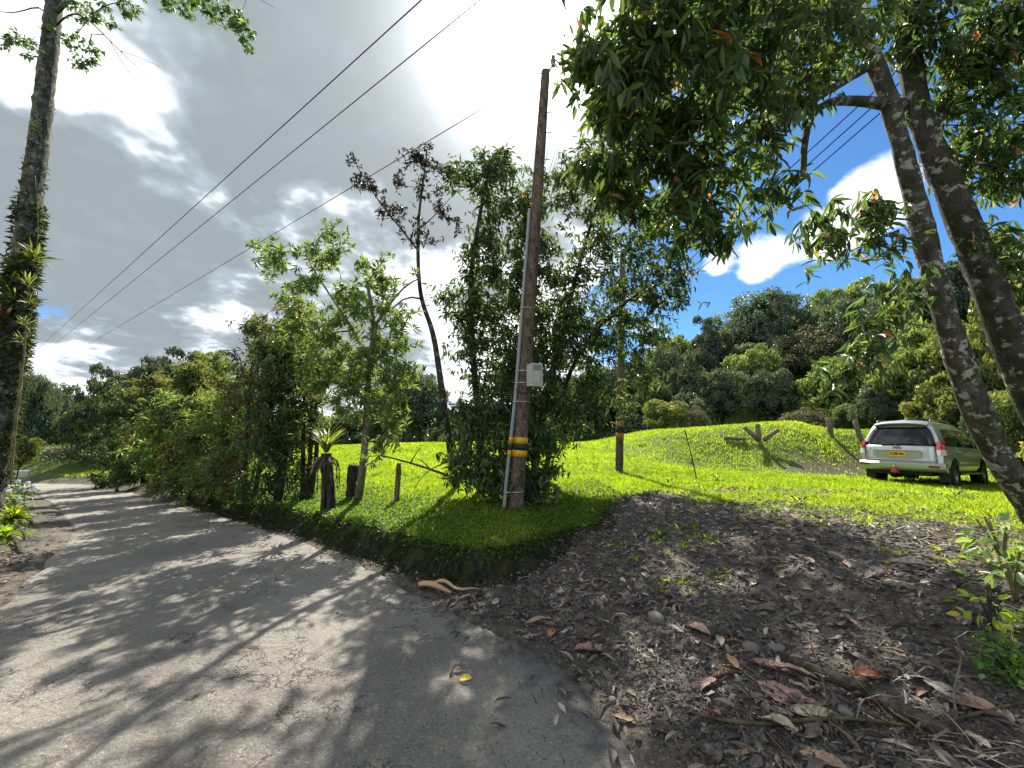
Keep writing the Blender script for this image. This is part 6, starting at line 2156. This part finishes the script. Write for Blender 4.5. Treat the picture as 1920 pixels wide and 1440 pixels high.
# ---- leaf litter: brown shreds and leaves too many to count
x, y, r = scatter(46000, 1.7, 13, -64, 66, rng, 0.85)
x2, y2, r2 = scatter(9000, 4.0, 16, -64, -40, rng, 0.9)
x, y, r = np.concatenate([x, x2]), np.concatenate([y, y2]), np.concatenate([r, r2])
h, mk = land(x, y)
pt = fbm(x * 1.1, y * 1.1, 81)
band = 0.22 + 1.1 * sstep(-0.15, 0.40, pt + 0.4 * fbm(x * 3.3, y * 3.3, 82) + 0.45 * sstep(3.5, 5.0, y) * sstep(0.8, 2.2, x) + 0.4 * sstep(2.0, 3.0, x) * sstep(4, 2, y))
keep = rng.uniform(0, 1, len(x)) < np.minimum(1, litter_density(x, y, mk) * band + 0.25 * sstep(0, .1, mk['dR']) * (mk['dB'] < 0))
rd_ = (mk['inroad']) & (rng.uniform(0, 1, len(x)) < 0.10 * np.exp(-np.abs(mk['dR']) / 0.25))
keep |= rd_
x, y, h, r, ir = x[keep], y[keep], h[keep], r[keep], mk['inroad'][keep]
h = np.where(ir, zroad(x, y) + 0.022, h)
n = len(x)
ax = unit(np.stack([rng.normal(size=n), rng.normal(size=n), 0.22 * rng.normal(size=n)], 1))
nr = unit(np.stack([0.45 * rng.normal(size=n), 0.45 * rng.normal(size=n), np.ones(n)], 1))
L = np.where(rng.uniform(0, 1, n) < 0.25, rng.uniform(0.07, 0.15, n), rng.uniform(0.02, 0.07, n))
W = L * np.where(rng.uniform(0, 1, n) < 0.3, rng.uniform(0.06, 0.12, n), rng.uniform(0.22, 0.42, n))
rn = np.clip(rng.normal(0.40, 0.25, n) + 0.22 * sstep(3.6, 5.2, y) * (x > 0), 0, 1)
pz = np.stack([x, y, h + 0.012 + 0.015 * rng.uniform(0, 1, n)], 1)
nz_ = r < 4.6
va, ta = leaves_arrays(pz[nz_], ax[nz_], nr[nz_], L[nz_], W[nz_], LEAF6)
vb, tb = leaves_arrays(pz[~nz_], ax[~nz_], nr[~nz_], L[~nz_], W[~nz_], LEAF2)
va = va + rng.normal(size=va.shape) * 0.0022
me = fast_mesh('leaf_litter', np.concatenate([va, vb]), np.concatenate([ta, tb + len(va)]), G_DRY, np.concatenate([np.repeat(rn[nz_], 12), np.repeat(rn[~nz_], 2)]))
tag(link('leaf_litter', me), 'brown crumbled leaf litter strewn over the driveway and verges', 'leaf litter', None, 'stuff')

# ---- dry stalks and fibres, mostly towards the right edge
x, y, r = scatter(9000, 1.9, 8, 10, 62, rng, 0.9)
h, mk = land(x, y)
keep = (rng.uniform(0, 1, len(x)) < 0.5 * (0.06 + 0.94 * sstep(0.75, 1.15, x / np.maximum(y, .1))) * litter_density(x, y, mk) * sstep(-0.3, 0.35, fbm(x * 1.6, y * 1.6, 88)))
x, y, h = x[keep], y[keep], h[keep]
n = len(x)
an = rng.normal(-0.5, 0.7, n)
ax = unit(np.stack([np.cos(an), np.sin(an), 0.12 * rng.normal(size=n)], 1))
Ls = rng.uniform(0.06, 0.32, n)
me = leaves_mesh('dry_stalks', np.stack([x, y, h + rng.uniform(0.01, 0.045, n)], 1) - ax * Ls[:, None] * 0.5, ax, np.array([0, 0, 1.0]) + 0.5 * rng.normal(size=(n, 3)), Ls, rng.uniform(0.004, 0.011, n), G_DRY, np.clip(rng.normal(0.62, 0.25, n), 0, 1), BLADE3)
tag(link('dry_stalks', me), 'dry stalks and fibres matted in the litter towards the right edge', 'dry stalks', None, 'stuff')

# ---- weeds coming up through the litter
x, y, r = scatter(9000, 4.0, 13, -5, 62, rng, 0.8)
h, mk = land(x, y)
keep = (fbm(x * 1.4, y * 1.4, 83) > 0.22 - 0.25 * sstep(4, 7, x)) & (rng.uniform(0, 1, len(x)) < 0.15 + 0.85 * sstep(5.2, 7.5, y + 0.3 * x - 0.9)) & (mk['dR'] > 1.2) & (mk['dB'] < 1.5) & (x > 1.2)
x, y, h = x[keep], y[keep], h[keep]
P_ = np.repeat(np.stack([x, y, h], 1), 7, 0)
n = len(P_)
ax = unit(np.stack([rng.normal(size=n), rng.normal(size=n), rng.uniform(0.2, 1.2, n)], 1))
me = leaves_mesh('weeds', P_ + rng.normal(size=(n, 3)) * np.array([.02, .02, 0]), ax, np.array([0, 0, 1.0]) + 0.4 * rng.normal(size=(n, 3)), rng.uniform(0.03, 0.09, n), rng.uniform(0.01, 0.03, n), G_GRASS, np.clip(rng.normal(.55, .2, n), 0, 1))
tag(link('weeds', me), 'sparse green weeds sprouting through the driveway litter', 'weeds', None, 'stuff')

# ---------------------------------------------------------------- fallen leaves one can pick out
DRY = {}
for nm, c0 in (('tan', (0.34, 0.22, 0.14)), ('pink', (0.30, 0.185, 0.15)), ('orange', (0.42, 0.20, 0.09)), ('pale', (0.44, 0.38, 0.28)), ('grey', (0.30, 0.27, 0.24)), ('yellow', (0.62, 0.48, 0.08)), ('brown', (0.16, 0.10, 0.07))):
    m, k, out = new_mat('fallen_leaf_' + nm)
    t = k.node('ShaderNodeTexCoord').outputs['Object']
    s_ = k.sep(t)
    vein = k.math('SINE', k.math('ADD', k.math('MULTIPLY', s_[0], 60.0), k.math('MULTIPLY', k.math('ABSOLUTE', s_[1]), -70.0)))
    n_ = k.noise(t, 9, 4, 0.6)
    c = k.mix(k.smooth(n_, 0.35, 0.7), tuple(q * 0.7 for q in c0), tuple(min(1, q * 1.2) for q in c0))
    c = k.mix(k.math('MULTIPLY', k.smooth(vein, 0.3, 1.0), 0.35), c, tuple(q * 0.62 for q in c0))
    c = k.mix(k.smooth(k.math('ABSOLUTE', s_[1]), 0.014, 0.006), c, tuple(min(1, q * 1.35) for q in c0))
    c = k.mix(k.smooth(k.noise(t, 22, 2, 0.5), 0.66, 0.72), c, tuple(q * 0.3 for q in c0))
    k.put(out.inputs[0], principled(k, c, 0.55, 0, 0.35, k.bump(vein, 0.25, 0.01)))
    DRY[nm] = m


def curl_leaf(name, w, curl, twist, rng):
    """one dry leaf, a metre long, cupped along its midrib and bent"""
    nu, nv_ = 11, 7
    v = []
    for i in range(nu):
        u = i / (nu - 1)
        hw = w * 0.5 * math.sin(PI * u ** 0.8) ** 0.75 * (1 + 0.08 * rng.normal()) + 0.004
        for j in range(nv_):
            s = -1 + 2 * j / (nv_ - 1)
            a_ = curl * s + twist * (u - 0.5)
            yy = hw * math.sin(a_) / max(abs(curl), .2) if abs(curl) > .2 else hw * s
            z = hw * (1 - math.cos(curl * s)) / max(abs(curl), .2) + 0.05 * math.sin(PI * u) + 0.014 * rng.normal()
            v.append((u, yy, z + 0.03 * abs(s)))
    f = [(i * nv_ + j, i * nv_ + j + 1, (i + 1) * nv_ + j + 1, (i + 1) * nv_ + j) for i in range(nu - 1) for j in range(nv_ - 1)]
    b = MB().add(v, f)
    b.tube([(0, 0, 0.01), (-0.12, 0.01, 0.03), (-0.2, 0.03, 0.02)], 0.008, 4)
    return b


SHAPES = [(0.36, 0.7, 0.2), (0.44, 0.9, -0.4), (0.36, 0.5, 0.5), (0.52, 0.6, 0.1), (0.48, 1.2, 0.7), (0.26, 1.2, -0.3)]
LEAFME = {}


def fallen(px, py, len_px, ang, tone, shape, label, group=None, lift=0.0):
    q = ground_at(px, py, 1.2)
    ir_ = land(np.array([q[0]]), np.array([q[1]]))[1]['inroad'][0]
    if ir_:
        q = np.array(on(px, py))
        q[2] += 0.02
    L_ = len_px * math.hypot(q[1], q[0] * 0.6) / F * 1.08
    key = (tone, shape)
    if key not in LEAFME:
        o_ = curl_leaf('fallen_leaf', *SHAPES[shape], np.random.default_rng(shape + 7)).build('fallen_leaf', DRY[tone])
        LEAFME[key] = o_.data
        bpy.data.objects.remove(o_)
    o_ = link('fallen_leaf', LEAFME[key])
    o_.location = q + (0, 0, 0.006 + lift)
    o_.scale = (L_, L_, L_)
    rg = np.random.default_rng(int(px * 7 + py))
    o_.rotation_euler = (rg.normal(0, 0.25), rg.normal(0, 0.18), math.radians(ang))
    tag(o_, label, 'leaf', group)
    return o_


fallen(1605, 1300, 84, 3, 'orange', 0, 'long orange-brown leaf lying on the mossy log at bottom right', None, 0.05)
fallen(1408, 1245, 66, -42, 'pink', 0, 'uppermost pinkish dead leaf of the cluster left of the mossy log')
fallen(1420, 1285, 92, -48, 'pink', 2, 'largest pinkish dead leaf of the cluster left of the mossy log', None, 0.01)
fallen(1448, 1268, 54, -35, 'tan', 3, 'tan curled leaf overlapping the pinkish cluster left of the mossy log', None, 0.02)
fallen(1475, 1340, 78, -18, 'pale', 5, 'narrow pale rolled leaf pointing right below the pinkish cluster')
fallen(1480, 1315, 42, 35, 'pale', 4, 'small curled whitish leaf beside the pinkish cluster')
fallen(1430, 1358, 56, -75, 'pale', 3, 'pale olive leaf standing over the long fallen branch', None, 0.02)
fallen(1682, 1366, 50, -80, 'pale', 3, 'speckled cream leaf resting on the branch at bottom right', None, 0.02)
fallen(1770, 1318, 56, -60, 'tan', 3, 'broad tan leaf left of the crumpled grey leaf at lower right')
fallen(1808, 1352, 52, 40, 'grey', 4, 'crumpled grey leaf near the lower right corner')
fallen(1600, 1262, 66, -20, 'grey', 4, 'grey folded leaf just above the orange-brown leaf')
fallen(1700, 1285, 64, 15, 'grey', 1, 'crumpled pale leaf right of the orange-brown leaf')
fallen(1535, 1168, 44, 25, 'tan', 1, 'curled tan leaf lying on the middle of the gravel slope')
fallen(1550, 1178, 44, -30, 'pink', 2, 'thin pinkish leaf just below the curled tan leaf on the gravel slope')
fallen(1470, 1125, 34, -60, 'pale', 3, 'cream leaf in the sunlit patch of the gravel slope')
fallen(1407, 1107, 28, 30, 'pale', 1, 'small pale leaf at the left of the sunlit gravel patch')
fallen(1290, 1178, 44, -70, 'pink', 3, 'dull pinkish leaf upright on the dark gravel left of the centre stones')
fallen(1360, 1208, 26, -20, 'orange', 5, 'small orange leaf sliver on the dark gravel')
fallen(1308, 1142, 46, 2, 'tan', 5, 'narrow tan leaf lying level on the upper dark gravel')
fallen(1218, 1068, 30, -40, 'tan', 3, 'tan leaf standing on edge on the upper gravel below the grass tongue')
fallen(1046, 1165, 34, -70, 'tan', 3, 'tan oval leaf near the broken asphalt edge')
fallen(985, 1178, 46, 14, 'tan', 0, 'upper of two tan leaves side by side at the asphalt edge')
fallen(980, 1198, 56, 4, 'pink', 2, 'lower of two leaves side by side at the asphalt edge')
fallen(1075, 1228, 52, -10, 'pink', 1, 'folded pinkish leaf on the crumbling asphalt edge')
fallen(1028, 1198, 28, 60, 'orange', 3, 'small rusty leaf right of the two leaves at the asphalt edge')
fallen(1335, 1280, 60, 12, 'tan', 5, 'slim tan leaf lying flat between asphalt and pinkish cluster')
fallen(1315, 1310, 46, 25, 'brown', 1, 'dark brown crumpled leaf below the slim tan leaf')
fallen(1500, 1420, 56, -45, 'tan', 2, 'tan leaf cut by the bottom edge of the picture')
fallen(1200, 1194, 26, 30, 'yellow', 5, 'olive-yellow rolled leaf on the dark gravel')
fallen(862, 1280, 22, -20, 'yellow', 3, 'single bright yellow leaf on the shaded asphalt')
fallen(848, 1262, 26, 0, 'brown', 1, 'brown curled leaf beside the yellow leaf on the asphalt')
fallen(1040, 1372, 24, 70, 'pale', 4, 'tiny pale leaf scrap on the dark asphalt at the bottom')
fallen(925, 920, 26, 20, 'orange', 3, 'rusty leaf lying at the foot of the leaning pole')
fallen(1652, 1100, 60, -55, 'pale', 4, 'long split pale husk on the upper right litter')
fallen(1660, 1060, 52, -40, 'grey', 5, 'slender grey husk pointing to the leaning trunk')
rng = np.random.default_rng(95)
cnt_ = 0
for t in range(900):
    ry = 1.9 * (6.5 / 1.9) ** rng.uniform(0, 1)
    rx = rng.uniform(0.2, 1.33 * ry)
    px, py, fw = project((rx, ry, gz(rx, ry)))
    if px > 1912 or py > 1436:
        continue
    q = np.array([rx, ry, 0])
    mk = land(np.array([rx]), np.array([ry]))[1]
    if mk['dR'][0] < 0.05 or mk['grass'][0] > 0.5 or mk['dB'][0] > 0.2:
        continue
    cnt_ += 1
    if cnt_ > 150:
        break
    size = rng.uniform(0.08, 0.17) * F / q[1] * 0.8
    tone = rng.choice(['tan', 'pink', 'pale', 'grey', 'brown', 'tan', 'brown', 'grey'])
    zone = ('along the asphalt edge' if mk['dR'][0] < 0.7 else 'near the bottom right corner' if ry < 2.6 and rx > 1.6 else 'low on the gravel slope' if ry < 3.0 else 'half way up the driveway' if ry < 4.4 else 'high on the driveway near the grass')
    word = {'tan': 'tan', 'pink': 'pinkish', 'pale': 'cream', 'grey': 'greyish', 'brown': 'dark brown'}[str(tone)]
    fallen(px, py, size, rng.uniform(0, 360), str(tone), int(rng.integers(0, 6)), word + ' dry leaf scattered among the litter ' + zone, 'scattered dry leaves on the driveway')

# ---------------------------------------------------------------- stones one can pick out
M_ROCK = plain('rock', (0.15, 0.145, 0.13), 0.85, 0, 0.3, 0.35, 16, 0.5)
for px, py, wpx, lab_ in ((1230, 1167, 34, 'flat grey stone on the upper dark gravel near the asphalt'), (1410, 1218, 30, 'dark round stone in the middle of the gravel'), (1458, 1220, 28, 'grey rounded stone right of the dark round stone'), (1226, 1208, 24, 'low dark stone below the flat grey stone'),
                          (1585, 1336, 24, 'pale chipped stone under the mossy log'), (1328, 1420, 26, 'rounded stone at the bottom edge of the gravel'), (1148, 1322, 18, 'small pale stone beside the dark asphalt edge'), (1395, 1082, 22, 'small stone below the sunlit grass tongue')):
    q = ground_at(px, py, 1.2)
    s = wpx * q[1] / F * 0.9
    bm = bmesh.new()
    bmesh.ops.create_icosphere(bm, subdivisions=3, radius=0.5)
    rg = np.random.default_rng(px)
    for v in bm.verts:
        c = v.co
        v.co = c * (1 + 0.16 * math.sin(c.x * 7 + px) * math.cos(c.y * 6 + py) + 0.08 * math.sin(c.z * 9 + px))
        v.co.z *= 0.55
    me = bpy.data.meshes.new('stone')
    bm.to_mesh(me)
    bm.free()
    me.materials.append(M_ROCK)
    me.polygons.foreach_set('use_smooth', np.ones(len(me.polygons), bool))
    o = link('stone', me)
    o.location = q + (0, 0, s * 0.10)
    o.scale = (s * 1.1, s * 0.9, s)
    o.rotation_euler = (0, 0, px)
    tag(o, lab_, 'stone')

# ---------------------------------------------------------------- young plants at the right edge
rng = np.random.default_rng(97)
for px, py, H, R, n, L, W, mt, lab_ in ((1885, 1075, 0.42, 0.22, 34, 0.13, 0.055, G_LIGHT, 'young broad-leaved sapling at the foot of the leaning trunk'), (1860, 1180, 0.22, 0.16, 34, 0.08, 0.035, G_GRASS, 'bright small weed in the litter below the sapling'),
                                        (1905, 1130, 0.32, 0.2, 40, 0.10, 0.04, G_LIGHT, 'leafy seedling cut by the right edge below the sapling'), (1905, 1290, 0.18, 0.16, 200, 0.035, 0.025, G_COVER, 'low small-leaved plant at the right edge beside the litter'),
                                        (1888, 1240, 0.12, 0.14, 160, 0.03, 0.022, G_COVER, 'smaller tuft of tiny leaves above the low right-edge plant'), (1500, 950, 0.16, 0.22, 60, 0.09, 0.03, G_GRASS, 'bright weed clump at the far side of the driveway'),
                                        (1345, 905, 0.2, 0.2, 60, 0.10, 0.03, G_GRASS, 'bright weed clump at the foot of the thin stick'), (1795, 935, 0.2, 0.25, 70, 0.12, 0.03, G_GRASS, 'bright weed clump in front of the car rear wheel'), (1240, 1010, 0.08, 0.15, 60, 0.05, 0.03, G_COVER, 'tiny green plant among litter right of the bank nose')):
    leafy_plant('young_plant', lab_, 'plant', ground_at(px, py, 1.3), H, R, n, L, W, mt, rng, 0.25)
